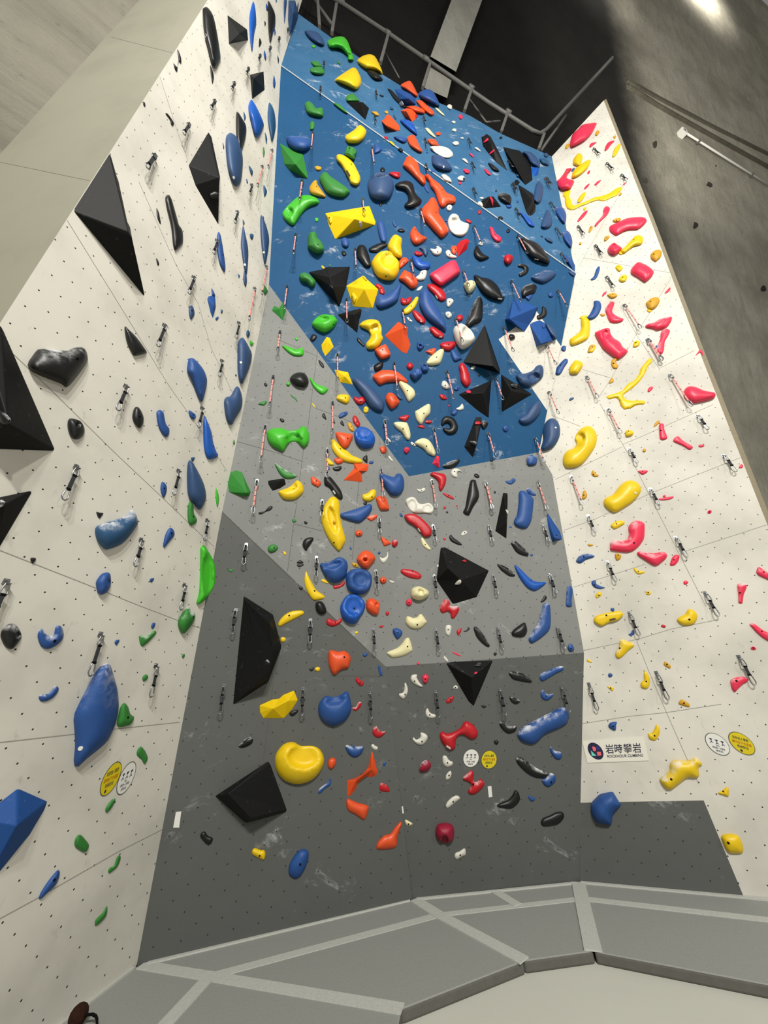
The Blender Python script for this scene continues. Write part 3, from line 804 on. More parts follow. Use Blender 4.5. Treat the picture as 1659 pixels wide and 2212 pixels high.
y f 980,780 1220,630 1445,830 1365,1100 1080,1080|a 1240,825 2.5#yellow pentagon volume
y d 1075,875 1120,920 1130,965 1095,1035 1060,980 1050,920|b 1070,940#small pale yellow hold on the yellow pentagon
y d 1215,640 1240,640 1280,690 1265,705 1220,660
r d 1395,760 1440,750 1500,790 1530,850 1530,890 1500,910 1465,890 1440,820 1400,790|b 1480,812
k f 850,1190 1070,1130 1190,1100 1205,1130 1195,1200 1175,1250 1140,1460 985,1330|a 1100,1185 2#medium black pyramid volume
G j 487,1325 540,1250 620,1195 720,1190 800,1210 850,1270 840,1320 780,1400 680,1450 600,1430 530,1385|s 620,1260 110 45;h.5;b 798,1335#bright green lens jug
k d 465,1530 490,1480 520,1475 560,1500 550,1540 500,1580 470,1560
y j 1165,1350 1220,1290 1310,1260 1400,1265 1450,1290 1490,1380 1490,1480 1510,1530 1470,1620 1400,1680 1320,1690 1270,1670 1268,1600 1310,1550 1330,1490 1290,1420 1230,1390|s 1400,1400 60 60;h.5#large yellow curled hold
k d 1135,1530 1160,1523 1210,1580 1248,1630 1230,1650 1180,1610 1140,1570
G d 243,1530 265,1515 290,1535 285,1560 260,1560
g f -50,1060 20,1100 80,1000 90,1060 120,1130 75,1280 0,1210 -90,1130|a 20,1110 1.5#green crooked volume at the blue tip
Q 262,65 235,340 l
Q 140,795 105,1070 l
Q 1108,265 1118,530 l
Q 985,980 990,1300 l
Q 35,1440 10,1600 l
@1030 500 250
k d 608,105 650,88 720,110 850,160 930,230 985,300 1040,390 1045,440 1030,470 960,460 820,410 740,350 680,260 620,170|l 855,400 30 7 10;h.5#large glossy black shell hold under the trim
r d 385,400 400,350 450,328 500,340 520,380 500,440 445,478 400,450|h.7#round red ball hold
k d 585,490 620,465 680,468 730,500 745,545 720,600 640,645 608,640 605,600 660,565 665,530 640,515 600,510|w#black hook hold with chalk
k d 640,830 690,780 760,750 810,745 855,780 855,830 810,890 680,945 650,940 635,890|w;h.5#black oval jug with chalk
b d 690,930 800,900 760,985 735,990
s d 775,655 850,610 950,560 1020,552 1080,565 1135,595 1120,640 1050,700 960,742 880,730 800,690|w#slate blue seed-shaped hold
b d 1025,890 1060,865 1095,890 1095,930 1060,945 1030,930
b f 400,1265 470,1120 510,1000 540,965 880,1080 820,1240 750,1340 685,1440 560,1370|a 860,1085 1;470,1250 2#bright blue square volume, upper
k d 860,1210 910,1180 935,1120 930,1080 950,1072 995,1110 1010,1160 990,1210 920,1255 870,1255#black boomerang hold
b f 755,1330 800,1300 900,1270 960,1300 1110,1400 1140,1550 1000,1600 850,1650 830,1580|a 925,1605 1.5#blue square volume, lower right of the bright one
s d 975,1320 1000,1310 1080,1370 1130,1430 1140,1530 1120,1535 1060,1480 1010,1400|h.5
b d 940,1340 975,1310 990,1360 965,1390 940,1370
k d 455,1500 480,1470 530,1480 550,1510 540,1540 490,1555 460,1540|h.6;f W
y d 1225,1655 1250,1635 1270,1650 1260,1670|f F
Q 575,75 690,320 l
Q 485,725 600,1000 l
Q 1150,860 1300,1115 l
Q 378,1385 500,1740 l
@1180 250 300
p d 285,375 310,230 380,160 430,110 520,90 598,83 590,130 530,230 440,310#largest flat crimson blade hold, top right
m d 585,215 605,180 625,178 638,195 610,235 585,235
m d 225,375 245,340 275,335 270,370 235,400
m d 800,250 820,235 835,245 825,270 805,268
p d 515,355 540,325 598,315 590,330 525,378
p d 697,400 715,350 750,310 812,295 810,310 770,350 740,395 700,422#red seed hold near the top right edge
y d 785,490 795,440 820,380 860,340 885,335 888,360 860,430 830,475 800,495|w#yellow slug hold on the right edge
y d 318,540 335,500 380,450 415,455 435,490 430,530 415,580 400,600 370,605 335,590 318,580|h.6#yellow pear hold
y d 300,730 330,650 400,590 480,535 520,525 532,545 500,620 430,690 360,735 310,748#yellow blade hold touching the pear
b d 300,665 310,635 340,620 335,645 312,668
p d 118,790 165,745 215,680 240,635 300,625 305,640 270,680 245,740 270,755 320,770 335,790 310,840 280,880 180,890 145,870 125,830|h.6#crimson horseshoe jug
p d 490,680 510,655 525,658 515,690 495,697
p d 573,825 610,785 650,768 640,790 600,828
p d 450,875 475,835 515,810 512,830 480,868
p d 905,835 945,795 940,820
y d 370,1040 385,985 430,930 472,910 465,950 430,1010 385,1043
y d 440,1120 460,1092 480,1100 465,1130
m d 866,955 880,920 905,925 895,948
y d 195,960 215,910 260,880 290,885 285,930 270,960 300,1010 300,1045 330,1075 400,1050 500,1010 560,980 650,960 700,945 760,920 830,870 900,845 912,855 890,900 850,950 770,985 690,1020 600,1015 500,1050 400,1090 340,1120 290,1128 250,1110 225,1050 220,980|h.25#long yellow root-shaped hold
p d 372,1255 400,1210 450,1150 490,1130 490,1155 440,1220 380,1268
p d 575,1315 610,1260 670,1190 680,1120 715,1078 755,1095 758,1130 720,1195 640,1270 590,1325|w#crimson golf-club hold
m d 505,1385 520,1330 545,1312 555,1340 530,1385 510,1398|b 533,1335
m d 792,1250 830,1228 880,1220 892,1240 860,1268 810,1272|b 840,1250
p d 750,1340 770,1310 850,1275 960,1225 1100,1208 1170,1215 1200,1245 1190,1280 1100,1355 960,1370 840,1428 780,1400 755,1375|h.35#largest crimson banana hold, upper right
m d 688,1490 700,1450 745,1430 755,1455 720,1490 700,1498|b 722,1458
m d 390,1530 405,1510 425,1518 415,1540 395,1542
y d 885,1610 930,1575 1000,1500 1050,1445 1100,1425 1150,1445 1158,1500 1130,1540 1050,1560 980,1610 940,1640 900,1640|b 1045,1480#yellow drumstick hold
y d 860,1630 885,1610 920,1640 900,1660 870,1655
p d 730,1600 760,1550 810,1518 850,1540 905,1580 880,1620 830,1660 790,1660 750,1645|h.7;s 795,1548 25 22#crimson tube hold
Q 560,405 615,490 s
Q 715,580 775,680 s
Q 890,720 885,800 s
Q 375,1330 440,1435 s
Q 580,1560 650,1660 s
@1230 500 250
m d 1160,350 1175,310 1240,265 1300,268 1325,300 1310,370 1240,430 1200,415 1170,390|b 1210,325#amber knob beside the wall edge
y d 660,510 690,480 740,490 765,530 730,570 700,570 668,540|b 708,500
y d 705,690 740,640 790,618 820,630 825,680 790,720 730,722|b 765,655
p d 875,570 890,530 940,470 985,437 1010,440 1120,490 1210,575 1170,660 1090,722 1050,710 960,650 885,605|h.5#crimson block hold
b d 300,690 350,640 380,550 415,500 437,505 430,570 400,650 360,690 310,700#thin blue curved hold above crimson sliver
p d 468,920 490,880 530,858 528,885 480,932
m d 540,912 600,885 650,882 688,920 640,955 590,958|b 622,905
m d 1095,1040 1110,1010 1170,960 1240,940 1285,960 1293,1010 1250,1080 1190,1120 1135,1115|b 1160,1005#amber pear-shaped hold
y d 1108,1130 1130,1112 1185,1130 1165,1155 1130,1155
p d 1365,885 1400,840 1445,800 1445,840 1400,880
b d 248,1245 300,1170 345,1070 350,1000 400,992 440,1010 458,1080 430,1170 370,1240 300,1265|b 352,1098#blue fin hold on the white wall
m d 440,1190 470,1178 515,1190 500,1210 460,1215
p d 512,1120 560,1040 600,1003 640,1010 642,1050 615,1150 680,1210 780,1255 770,1280 700,1308 600,1305 560,1270 530,1190|h.45;w#crimson L-shaped hold
y d 0,1590 10,1540 80,1490 140,1440 165,1380 160,1290 175,1230 250,1235 295,1300 295,1440 270,1530 200,1580 90,1625 20,1635|h.4#large yellow boot-shaped hold
y d 150,1250 165,1215 240,1200 260,1215 240,1235
p d 1088,1350 1130,1320 1220,1300 1300,1250 1420,1220 1470,1225 1460,1290 1400,1370 1330,1400 1240,1415 1190,1390 1100,1375|w#crimson wing hold
p d 1310,1450 1350,1400 1400,1395 1442,1420 1420,1490 1370,1580 1355,1700 1325,1755 1265,1745 1240,1710 1270,1620 1300,1540|w#crimson bone-shaped hold hanging below the wing hold
p d 362,1470 400,1430 540,1380 580,1395 590,1460 640,1530 720,1580 770,1660 840,1720 720,1830 680,1830 500,1700 440,1620|h.5;s 520,1480 50 60#big crimson angular banana hold
y d 910,1620 930,1580 975,1562 1010,1590 990,1640 940,1660 915,1650|b 945,1595
m d 290,1640 330,1620 375,1640 350,1690 280,1740 260,1720|b 330,1655
b d 1230,1655 1250,1630 1265,1650 1250,1665|f F
Q 365,210 440,410 s
Q 525,660 610,860 s
Q 778,1060 985,1355 l
Q 1115,1550 1330,1860 l
@830 640 250
r d 400,220 440,203 500,240 580,320 590,370 560,395 480,360 430,300|b 508,272;l 530,358 14 6 15
w d 320,305 345,300 375,330 403,350 390,370 350,350|b 362,332
w d 875,250 890,225 935,220 968,260 960,295 920,320 885,290|b 915,262
r d 1030,310 1050,275 1085,262 1120,275 1132,310 1115,345 1075,358 1040,340|h.5
o f 5,565 200,362 330,440 345,450 330,550 380,700 325,825 250,800|a 265,455 2.5#orange origami volume
r d 645,470 690,437 740,455 820,510 858,550 855,590 820,600 740,585 690,540|l 810,582 20 6 5#red wedge-shaped hold above the crescent-bottomed red one
r d 800,690 830,665 900,650 1000,650 1028,690 1000,740 930,785 860,770 810,730|b 925,690
w j 988,520 1010,440 1080,393 1140,400 1240,480 1298,580 1290,640 1220,720 1130,765 1080,745 1020,650|s 1190,530 75 85;h.6#cream-white helmet hold with a dish
b d 470,700 485,648 530,665 575,710 515,775 475,740|h.7;s 515,712 22 22
b d 528,1010 560,965 620,980 638,1030 620,1080 550,1085 530,1050|h.7;s 580,1008 22 22
b d 368,1110 440,1045 480,1035 530,1060 545,1120 470,1195 440,1205 385,1160|h.8;s 478,1075 38 38#dark blue tube hold
o d 595,795 650,760 730,745 740,780 690,840 640,820|b 672,775
W d 605,950 650,880 740,800 810,755 855,765 850,830 800,960 700,992 620,985|b 752,872#cream shield hold below the orange chip
b d 950,800 990,768 1110,890 1090,910 1000,930
k f 1128,945 1440,400 1660,1050 1660,1110 1300,1000|a 1560,1000 2.5#tallest charcoal triangular volume
r d 1068,1000 1110,950 1150,975 1200,1060 1235,1180 1235,1250 1175,1300 1100,1220 1085,1100|h.5#upright red lozenge hold
w d 1238,1035 1260,1005 1295,995 1305,1025 1275,1055 1245,1050
k d 1340,1125 1365,1110 1380,1130 1358,1150
r d 320,990 345,955 390,955 418,990 400,1040 360,1050 325,1025|h.6
b d 1000,1310 1040,1280 1085,1290 1070,1340 1030,1355 1002,1340|b 1048,1308
w d 820,1260 840,1215 880,1215 930,1270 938,1310 900,1335 850,1320 822,1290|b 875,1275
r d 790,1410 850,1410 898,1460 890,1480 830,1480 800,1450|b 848,1440
k f 1060,1405 1540,1200 1510,1560 1500,1750 1340,1640|a 1420,1385 3#black pyramid volume with pink tag
p d 1170,1360 1210,1345 1245,1370 1230,1390 1190,1390
p d 910,1565 925,1555 942,1568 925,1582
w d 1030,1615 1080,1580 1120,1540 1140,1610 1080,1640
b d 970,1655 1000,1625 1045,1635 1050,1670 1010,1710 960,1690
W d 205,1225 230,1200 270,1215 400,1310 438,1370 435,1440 360,1510 330,1490 280,1390 215,1280|b 333,1352#cream teardrop hold beside the orange knob
o d 15,1480 40,1400 80,1382 140,1400 205,1480 212,1540 120,1615 60,1580|h.6#orange knob hold with chalk, left of the cream teardrop
c d 170,1420 200,1380 265,1475 230,1480 185,1450
Q 258,205 335,460 l
Q 1018,320 1095,640 l
Q 138,955 140,1310 l
Q 895,1075 965,1425 l
Q 1590,1185 1700,1480 l
@600 730 250
y f 622,100 700,-20 750,0 805,130 680,270 635,180|a 715,55 1.5#yellow angular chip volume
o l 1388,190 1410,150 1520,95 1560,105 1615,220 1600,270 1500,308 1450,280|h.5;b 1505,170#orange rounded square hold
k d 1372,410 1400,375 1500,338 1510,400 1480,445 1410,475 1380,450|h.6#black square block hold
o d 1360,545 1450,480 1530,460 1700,480 1850,600 1840,650 1700,630 1560,640 1500,665 1450,670 1390,610|h.45#orange bone-shaped hold
y f 808,450 1010,490 1080,675 900,640 850,580|a 965,550 2#yellow kite volume at the blue tip
s d 1065,590 1100,570 1200,590 1350,710 1480,860 1530,950 1500,1055 1400,1040 1300,960 1200,810 1110,690|h.5#large dark blue crescent fin on the blue edge
r d 1085,870 1110,838 1150,860 1200,840 1240,860 1258,910 1220,950 1180,960 1120,930|b 1190,910
y d 1228,1030 1240,990 1275,983 1300,1010 1295,1060 1260,1080 1230,1060|b 1265,1020
G d 58,115 80,105 200,140 260,165 330,140 355,145 375,200 360,250 300,262 220,250 140,200|b 240,162;h.4#green sickle hold, upper grey wall
k d 583,330 600,318 650,370 665,415 650,430 610,390
k d 172,600 210,530 290,495 380,505 430,570 443,650 400,705 340,705 250,680|h.6#charcoal dome hold
G d 458,570 480,570 560,660 700,710 720,745 670,800 620,802 540,740 480,650|h.4#green crescent hold right of the charcoal dome
G d 120,650 150,635 178,655 165,685 130,680|h.7
g d 180,800 215,830 260,860 285,905 275,915 240,870 200,845
y d 840,860 870,815 950,808 1020,825 1030,880 1010,930 970,943 900,915 850,885|b 968,858
y d 485,940 510,945 535,985 520,992
k d 635,1110 665,1078 698,1170 650,1140
k d 790,1140 805,1165 822,1225 790,1210
k d 897,1215 920,1182 955,1260 910,1240
b d 875,1125 900,1080 960,1058 1000,1060 1000,1095 940,1135 885,1150|b 962,1082
r d 1070,1160 1090,1115 1125,1120 1180,1220 1170,1270 1140,1278 1090,1220|b 1132,1203
m d 1003,1250 1020,1210 1055,1230 1090,1300 1085,1345 1030,1315|b 1052,1270
k d 28,1170 45,1155 90,1180 85,1205 50,1200
G d -160,1400 -150,1340 -60,1290 0,1295 80,1290 140,1330 290,1310 340,1265 390,1265 440,1340 455,1420 440,1510 385,1570 350,1560 290,1500 220,1485 150,1520 85,1625 20,1600 -80,1550 -140,1480|h.5;s 230,1440 90 70#bright green bridge-shaped hold
B j 1090,1390 1110,1320 1180,1275 1280,1290 1370,1370 1397,1460 1370,1550 1290,1585 1200,1575 1120,1500|s 1240,1370 100 85;h.5;b 1260,1420#round bright blue dish, upper of the blue rounds
o d 828,1390 850,1350 1040,1375 1075,1400 1070,1450 1020,1550 970,1580 920,1560 860,1470|h.5;b 1003,1440#orange guitar-pick hold
y d 765,1490 790,1445 850,1500 940,1590 1010,1630 1060,1680 1180,1730 1215,1770 1190,1800 1100,1800 950,1770 850,1700 780,1600|b 898,1588;h.4#yellow banana hold below guitar-pick hold
o d 1460,1580 1480,1560 1550,1565 1555,1640 1490,1650
w d 1560,1440 1580,1430 1625,1485 1600,1490
Q 858,235 850,600 l
Q 783,920 775,1325 l
Q 1530,1185 1580,1580 l
Q 710,1600 700,2000 l
@830 860 250
W d 440,200 480,170 600,95 640,85 662,110 655,220 590,290 545,370 520,380 460,310|b 568,218#cream arrowhead hold
r d 205,290 240,260 340,240 360,265 310,335 270,325|b 285,268
r d 580,340 610,318 670,320 685,345 650,365 600,360|b 632,340
r d 480,400 540,385 582,415 560,435 500,420
W d 135,370 170,342 300,345 340,380 375,500 370,580 340,600 300,570 250,490 170,430|b 270,440#cream shark-tooth hold
W d 440,650 480,600 550,575 620,590 680,650 735,770 730,820 700,830 620,790 560,725|b 605,688#cream tongue-shaped hold
w d 378,635 400,630 450,670 440,692 390,670|b 422,665
p d 283,730 310,702 350,712 360,750 320,795 285,770|h.7;b 322,738
p f 685,940 745,820 785,830 805,1015|a 765,925 1.5#small red pyramid hold touching the cream tongue
k d 835,975 890,930 1000,890 1070,872 1088,890 1050,950 970,1005 860,995|w#black teardrop on the blue bottom edge
k d 815,360 830,300 870,260 920,258 1000,290 1050,380 1055,450 1010,510 930,522 870,490 835,440 870,425 930,440 945,400 910,355 870,370 840,405 815,385|h.5#black C-shaped hold
k f 1310,270 1400,270 1390,370 1330,640 1310,720 1265,850 1143,700|a 1320,650 2#black upright slab volume on the blue wall
r l 1298,350 1320,335 1375,340 1378,375 1310,380
k d 1385,370 1420,320 1480,340 1488,380 1440,445 1400,430|w
k d 1522,885 1545,862 1568,880 1555,908 1525,905
r d 658,1100 680,1065 740,1065 860,1090 890,1140 880,1230 830,1320 800,1330 780,1290 770,1200 720,1140|h.5#red boomerang hold just under the blue wall
w d 955,1060 990,1015 1060,1012 1112,1060 1070,1050 1045,1080 1050,1130 1010,1140 965,1110|b 1008,1052#white claw hold under the blue wall
k d 1285,1110 1310,1080 1360,1105 1362,1140 1320,1145
w d 470,1300 520,1310 560,1285 590,1300 580,1330 540,1350 490,1340|b 535,1322
r d 833,1365 870,1362 960,1400 1002,1440 990,1455 900,1420|b 922,1400
r d 848,1560 875,1548 890,1570 870,1590 850,1580
r d 1025,1545 1045,1528 1055,1545 1040,1562
k d 880,1635 905,1620 918,1635 905,1652
k d 1565,1350 1585,1335 1605,1350 1590,1370
w j 305,1490 325,1440 400,1415 450,1440 490,1500 550,1520 640,1500 700,1550 710,1610 670,1660 600,1650 450,1650 370,1600|s 400,1540 60 80;s 620,1580 60 50;h.4#long white two-lobed dish hold
b j -70,1120 -40,1080 60,1110 140,1130 180,1085 240,1085 280,1160 285,1280 240,1370 170,1402 80,1380 0,1270 -50,1200|h.5#blue heart-shaped hold at the crease
k d 1230,1190 1250,1168 1310,1175 1325,1230 1360,1360 1350,1450 1280,1560 1220,1680 1190,1680 1128,1640 1160,1560 1190,1380|h.45#long black coffin-shaped hold
w d 55,840 75,828 125,895 115,910 70,870
Q 10,320 50,715 l
Q 708,440 785,840 l
Q 1480,500 1590,875 l
Q 678,1175 755,1610 l
Q 1445,1190 1560,1610 l
@1030 740 250
s j 560,490 580,455 700,440 800,400 850,340 900,320 940,335 957,400 945,490 880,560 790,620 720,635 630,610 590,550|s 810,500 80 60;h.5#large slate blue paddle hold by white wall, upper
s d 600,1100 640,1060 700,1020 760,930 800,880 860,840 900,850 925,920 900,1020 820,1120 740,1170 660,1170 610,1140|h.5#slate blue paddle hold in the blue corner
s d 945,1250 975,1160 1030,1100 1090,1085 1150,1120 1190,1210 1190,1330 1150,1430 1080,1510 980,1555 930,1550 915,1510 945,1400|h.6;f F;t 1130,1220 12 12#large slate blue oval on the white wall edge
k f 345,450 780,730 790,745 355,1000|a 500,690 2.5#black arrowhead volume
k d 20,450 45,452 35,485
b d 370,1215 400,1190 440,1200 458,1240 430,1280 385,1265|b 420,1232
c d 910,760 930,725 970,722 985,765 945,805 915,795|f F
c d 1322,828 1340,795 1385,785 1390,805 1350,830|f F
b d 1127,430 1140,370 1200,290 1260,235 1300,240 1305,280 1260,350 1210,440 1170,465 1135,460|f F;b 1203,325#blue rounded slug hold on white
b d 1208,95 1230,50 1270,50 1280,95 1260,125 1225,120|f F
y d 1322,380 1350,320 1400,260 1430,252 1500,275 1520,330 1470,420 1430,450 1335,445|f F;h.6#crumpled yellow block hold
b d 725,1640 780,1610 840,1625 870,1670 840,1750 740,1760 715,1700|w
Q 262,520 375,855 l
Q 152,1300 260,1700 l
Q 825,1370 900,1590 l
Q 990,50 1115,350 l
Q 1022,715 1165,1045 l
@1240 720 300
y d 172,215 190,180 210,140 245,135 258,170 230,220 190,230|b 212,168
y d 702,140 725,100 765,85 790,115 770,150 710,168|b 742,112
m d 443,350 460,310 510,288 525,300 500,345 528,385 515,420 470,420 448,390|b 472,358
m d 415,600 435,555 455,530 475,560 465,585
y d 380,765 400,745 500,715 580,680 640,605 720,560 780,480 790,430 860,340 900,300 935,305 935,340 880,400 850,480 760,600 650,690 585,740 610,785 700,805 780,800 845,805 855,830 830,850 740,860 680,895 600,910 560,870 530,790 500,770 420,788|h.3#long yellow antler-shaped hold
p d 878,690 895,650 935,635 942,660 900,700
p d 1305,730 1330,660 1380,632 1450,640 1560,685 1680,710 1685,760 1640,790 1440,832 1380,815 1330,780|h.5#crimson pear hold on the right edge
p d 1452,270 1475,230 1510,195 1540,230 1535,270 1510,230
m d 950,1110 975,1065 1010,1040 1028,1055 1000,1090 960,1118
p d 1015,1100 1040,1075 1070,1080 1080,1150 1115,1240 1100,1265 1060,1275 1025,1260|b 1040,1160#short crimson bell hold
y d 610,1210 615,1170 660,1152 710,1180 700,1215 650,1235 620,1230|h.6;b 650,1168
p d 1183,1280 1210,1240 1250,1232 1300,1280 1410,1345 1415,1375 1375,1390 1300,1345 1200,1300|w#crimson bone hold right of the bell hold
p d 1485,1345 1510,1328 1555,1335 1550,1352 1510,1362
m d 818,1410 830,1380 850,1378 862,1400 845,1418|h.6
Q 870,85 1060,365 l
Q 1135,500 1360,860 l
Q 400,905 570,1210 l
Q 145,520 290,800 l
Q 655,1380 745,1560 s
Q 1470,985 1585,1165 s
@1170 900 300
y d 250,510 270,450 310,405 380,375 415,340 410,300 395,265 410,220 460,150 540,110 600,125 650,190 662,260 640,360 560,480 480,570 400,605 330,612 275,600 255,560|s 460,250 45 55 -50;h.45#large mustard-yellow C-shaped hold
m d 595,670 615,640 650,680 683,700 670,715 630,718 600,700|b 620,688
m d 483,940 500,890 518,880 542,920 540,960 510,988 485,985|b 505,938
y d 738,1030 760,975 850,930 930,830 1000,775 1070,760 1140,785 1183,840 1180,910 1100,1010 1000,1080 900,1138 840,1138 760,1080|h.45;t 1120,910 14 14#large mustard-yellow kidney hold
p d 1155,660 1160,645 1260,643 1262,665 1205,693|b 1205,658
y d 825,1295 890,1250 970,1245 990,1280 880,1342 840,1325|b 895,1280
p d 815,1590 820,1500 850,1478 990,1480 1035,1440 1040,1380 1035,1320 1100,1245 1200,1250 1230,1280 1228,1430 1200,1500 1140,1570 1050,1620 900,1612 830,1600|h.45;b 1103,1508;w#big crimson boomerang hold
m d 548,1530 570,1518 618,1530 600,1545 570,1548
m d 875,1645 905,1632 950,1655 940,1700 900,1720 880,1690|b 915,1655
Q 350,715 500,1060 l
Q 555,1185 640,1375 s
@1359 960 300
p d 1310,280 1335,240 1360,245 1355,280
p d 330,658 420,635 530,620 532,635 480,660 400,668
p d 400,625 420,602 440,622 425,632
p d 935,810 955,785 985,790 980,820 945,828|b 960,805
p d 93,1300 120,1275 200,1290 300,1300 400,1282 450,1310 450,1350 400,1400 340,1445 280,1440 200,1390 110,1330|w;h.5#crimson smile hold right of the boomerang hold
p d 485,1440 510,1360 550,1320 600,1330 590,1390 550,1440 500,1450|b 535,1378
y d 55,1480 80,1475 110,1505 185,1515 170,1540 110,1550 70,1520|b 110,1515
p d 648,1645 670,1628 705,1640 690,1670 660,1675
p d 1518,1520 1550,1465 1640,1520 1680,1560 1680,1620 1620,1600 1540,1560|w;b 1608,1525#chalky crimson hold cut by the frame edge, upper
Q 250,535 360,750 s
Q 555,1115 690,1365 s
Q 1125,135 1260,360 s
@1180 1180 300
b d 355,180 400,110 500,88 575,110 560,135 480,160 410,203|w;b 448,125#blue shell hold beside the grey wall
b d 540,450 550,415 590,405 600,450 660,480 705,495 650,510 580,495|b 578,462#blue claw hold on white wall
y d 590,590 610,555 650,550 658,585 610,620 592,610|b 628,585
b d 768,760 775,740 808,740 812,770 790,780
y d 1190,560 1215,532 1250,550 1240,578 1200,578|b 1218,552
y l 565,880 590,835 700,800 820,778 880,775 920,820 860,885 760,910 660,955 580,915|l 792,872 35 7 -15;b 718,825#yellow canoe hold with dark label
b d 980,1055 1010,1035 1025,1005 1045,1005 1055,1045 1020,1068 990,1065
y d 825,1270 860,1210 870,1150 890,1110 960,1130 1055,1180 980,1250 910,1320 865,1343 830,1320|h.45;w;b 878,1218#yellow spoon-shaped hold
r d 1370,950 1390,935 1425,950 1410,972 1385,965
y d 485,1360 500,1345 550,1385 540,1390 490,1378
b d 738,1540 755,1515 790,1530 775,1560 750,1562
b d 253,1215 265,1175 300,1165 332,1215 325,1250 280,1258|w;h.6;b 295,1222
b d 233,640 240,540 250,475 270,465 305,485 318,540 305,640 305,720 240,718|w#upright pale blue plate hold at the grey wall's right edge
Q 730,190 815,430 s
Q 990,800 1095,1070 s
Q 30,340 85,530 s
Q 125,965 185,1200 s
@1359 1180 300
p d 648,430 670,410 705,425 690,455 655,450
y d 570,880 620,835 670,810 690,770 725,748 790,780 815,830 805,890 760,935 680,948 620,935|h.5;b 720,875#yellow tooth hold
r d 380,952 400,935 438,955 425,975 395,968
p d 1290,480 1300,450 1350,445 1400,460 1403,500 1370,580 1355,680 1330,692 1305,670 1300,570|w;b 1325,555#crimson teardrop hold hanging down
p d 1435,930 1455,918 1500,930 1600,1000 1700,1060 1700,1140 1620,1110 1520,1030|w;b 1585,1015#crimson spike hold cut by the frame edge
p d 1450,1220 1475,1198 1518,1215 1510,1238 1470,1238|b 1485,1215
m d 413,1415 425,1375 440,1380 495,1425 490,1460 450,1445|b 452,1410
y d 135,1640 150,1615 175,1600 175,1520 190,1488 240,1560 245,1650 220,1700 170,1700 140,1680|h.5;b 205,1615
p d 1208,1610 1240,1580 1330,1555 1380,1560 1430,1600 1350,1660 1290,1720 1260,1745 1225,1700|w;b 1282,1608;h.5#pink and white chalky hold below the draw
Q 905,560 1040,800 s
Q 1310,1325 1470,1620 s
Q 325,1515 435,1795 s
@1180 1440 300
b d 738,105 755,80 792,95 780,125 750,128
y d 730,238 800,248 805,270 785,292|b 770,255
b d 742,715 765,670 840,660 835,700 830,760 790,755|b 798,712;h.6
y d 1215,795 1250,800 1290,750 1320,688 1355,740 1355,800 1320,870 1290,885 1230,860|b 1295,825;h.5
y d 1352,1350 1400,1300 1470,1240 1475,1160 1520,1115 1600,1115 1700,1115 1770,1080 1800,1090 1860,1150 1860,1180 1830,1190 1820,1250 1830,1300 1790,1335 1700,1325 1590,1400 1500,1470 1450,1472 1400,1430|h.6;b 1493,1345;w#big yellow torso-shaped hold
b d 535,1640 600,1560 650,1520 780,1495 800,1500 880,1630 895,1650 800,1770 780,1880 740,1890 610,1860 540,1760|h.8#large blue faceted hold crossing the grey border
Q 510,215 520,300 s
@1359 1440 300
m d 590,430 630,393 700,430 725,460 715,485 640,465 600,450|b 655,435
y d 1062,1510 1110,1480 1180,1435 1190,1545 1150,1545|b 1125,1492;h.6
@1359 1700 300
y d 1095,600 1110,575 1160,558 1270,565 1310,590 1350,670 1365,740 1355,790 1280,800 1200,790 1150,740|h.5;b 1185,668#yellow-orange wedge hold beside the grey border
@960 1030 250
b d 868,60 900,55 945,50 975,20 1015,30 1022,60 985,100 940,112 890,90|b 980,58
b d 1168,185 1200,160 1245,185 1320,255 1320,272 1260,272 1200,235|w;b 1232,210
b d 990,640 1020,580 1040,530 1060,350 1060,250 1080,205 1130,198 1200,230 1275,310 1280,360 1260,560 1240,650 1180,740 1100,740 1010,700|h.45#tall blue bone-shaped hold, grey wall
k f 837,222 910,228 915,290 905,560 888,900 720,785 740,690|a 895,645 2;845,300 .6#narrow black upright volume on the grey wall
w d 870,465 915,490 920,520 900,545|h.6
b f 1455,490 1475,490 1560,620 1660,770 1700,900 1540,935 1510,830 1470,660|a 1580,880 1.5#blue wedge volume by the right edge
b j 1560,860 1580,820 1610,812 1635,840 1630,880 1590,892|s 1600,848 20 20;h.6
k d 702,225 715,200 740,215 735,240 710,240
b d 922,718 940,702 968,715 965,735 935,735
k d 67,860 95,828 130,870 200,920 250,965 255,985 180,970 90,920#black sickle hold left of the white chip
w d 235,825 280,775 325,785 320,820 260,850|b 290,798
k d 948,945 1010,915 1060,950 1140,1020 1203,1085 1195,1138 1100,1120 1030,1080 980,1010|w#black lens hold with chalk, grey wall
b d 1228,1115 1250,1100 1272,1120 1260,1140 1235,1140
k d 748,1250 765,1238 850,1275 930,1320 1015,1405 1010,1430 930,1425 860,1380 800,1330|w#black lens hold left of the bright blue crescent
B d 1000,1270 1015,1260 1080,1310 1160,1390 1260,1480 1350,1505 1440,1505 1462,1520 1400,1580 1300,1635 1200,1600 1110,1500 1040,1380|h.5;b 1245,1480#bright blue crescent hold, grey wall
r d 250,1205 290,1185 315,1205 300,1225 275,1215
w d 150,1540 200,1480 235,1480 240,1520 200,1545
Q 575,65 695,490 l
Q 1325,75 1465,490 l
Q 625,705 680,915 s
Q 1405,705 1475,910 s
Q 685,1410 740,1635 s
Q 1500,1400 1565,1620 s
@960 1270 250
k f -55,-580 10,-585 640,-252 640,-240 465,135 150,230 115,232 -120,-110|a 50,-285 2.5;240,-110 2#biggest black polygonal volume, right of center
k d 1375,195 1410,150 1425,115 1450,108 1470,145 1440,185 1400,210
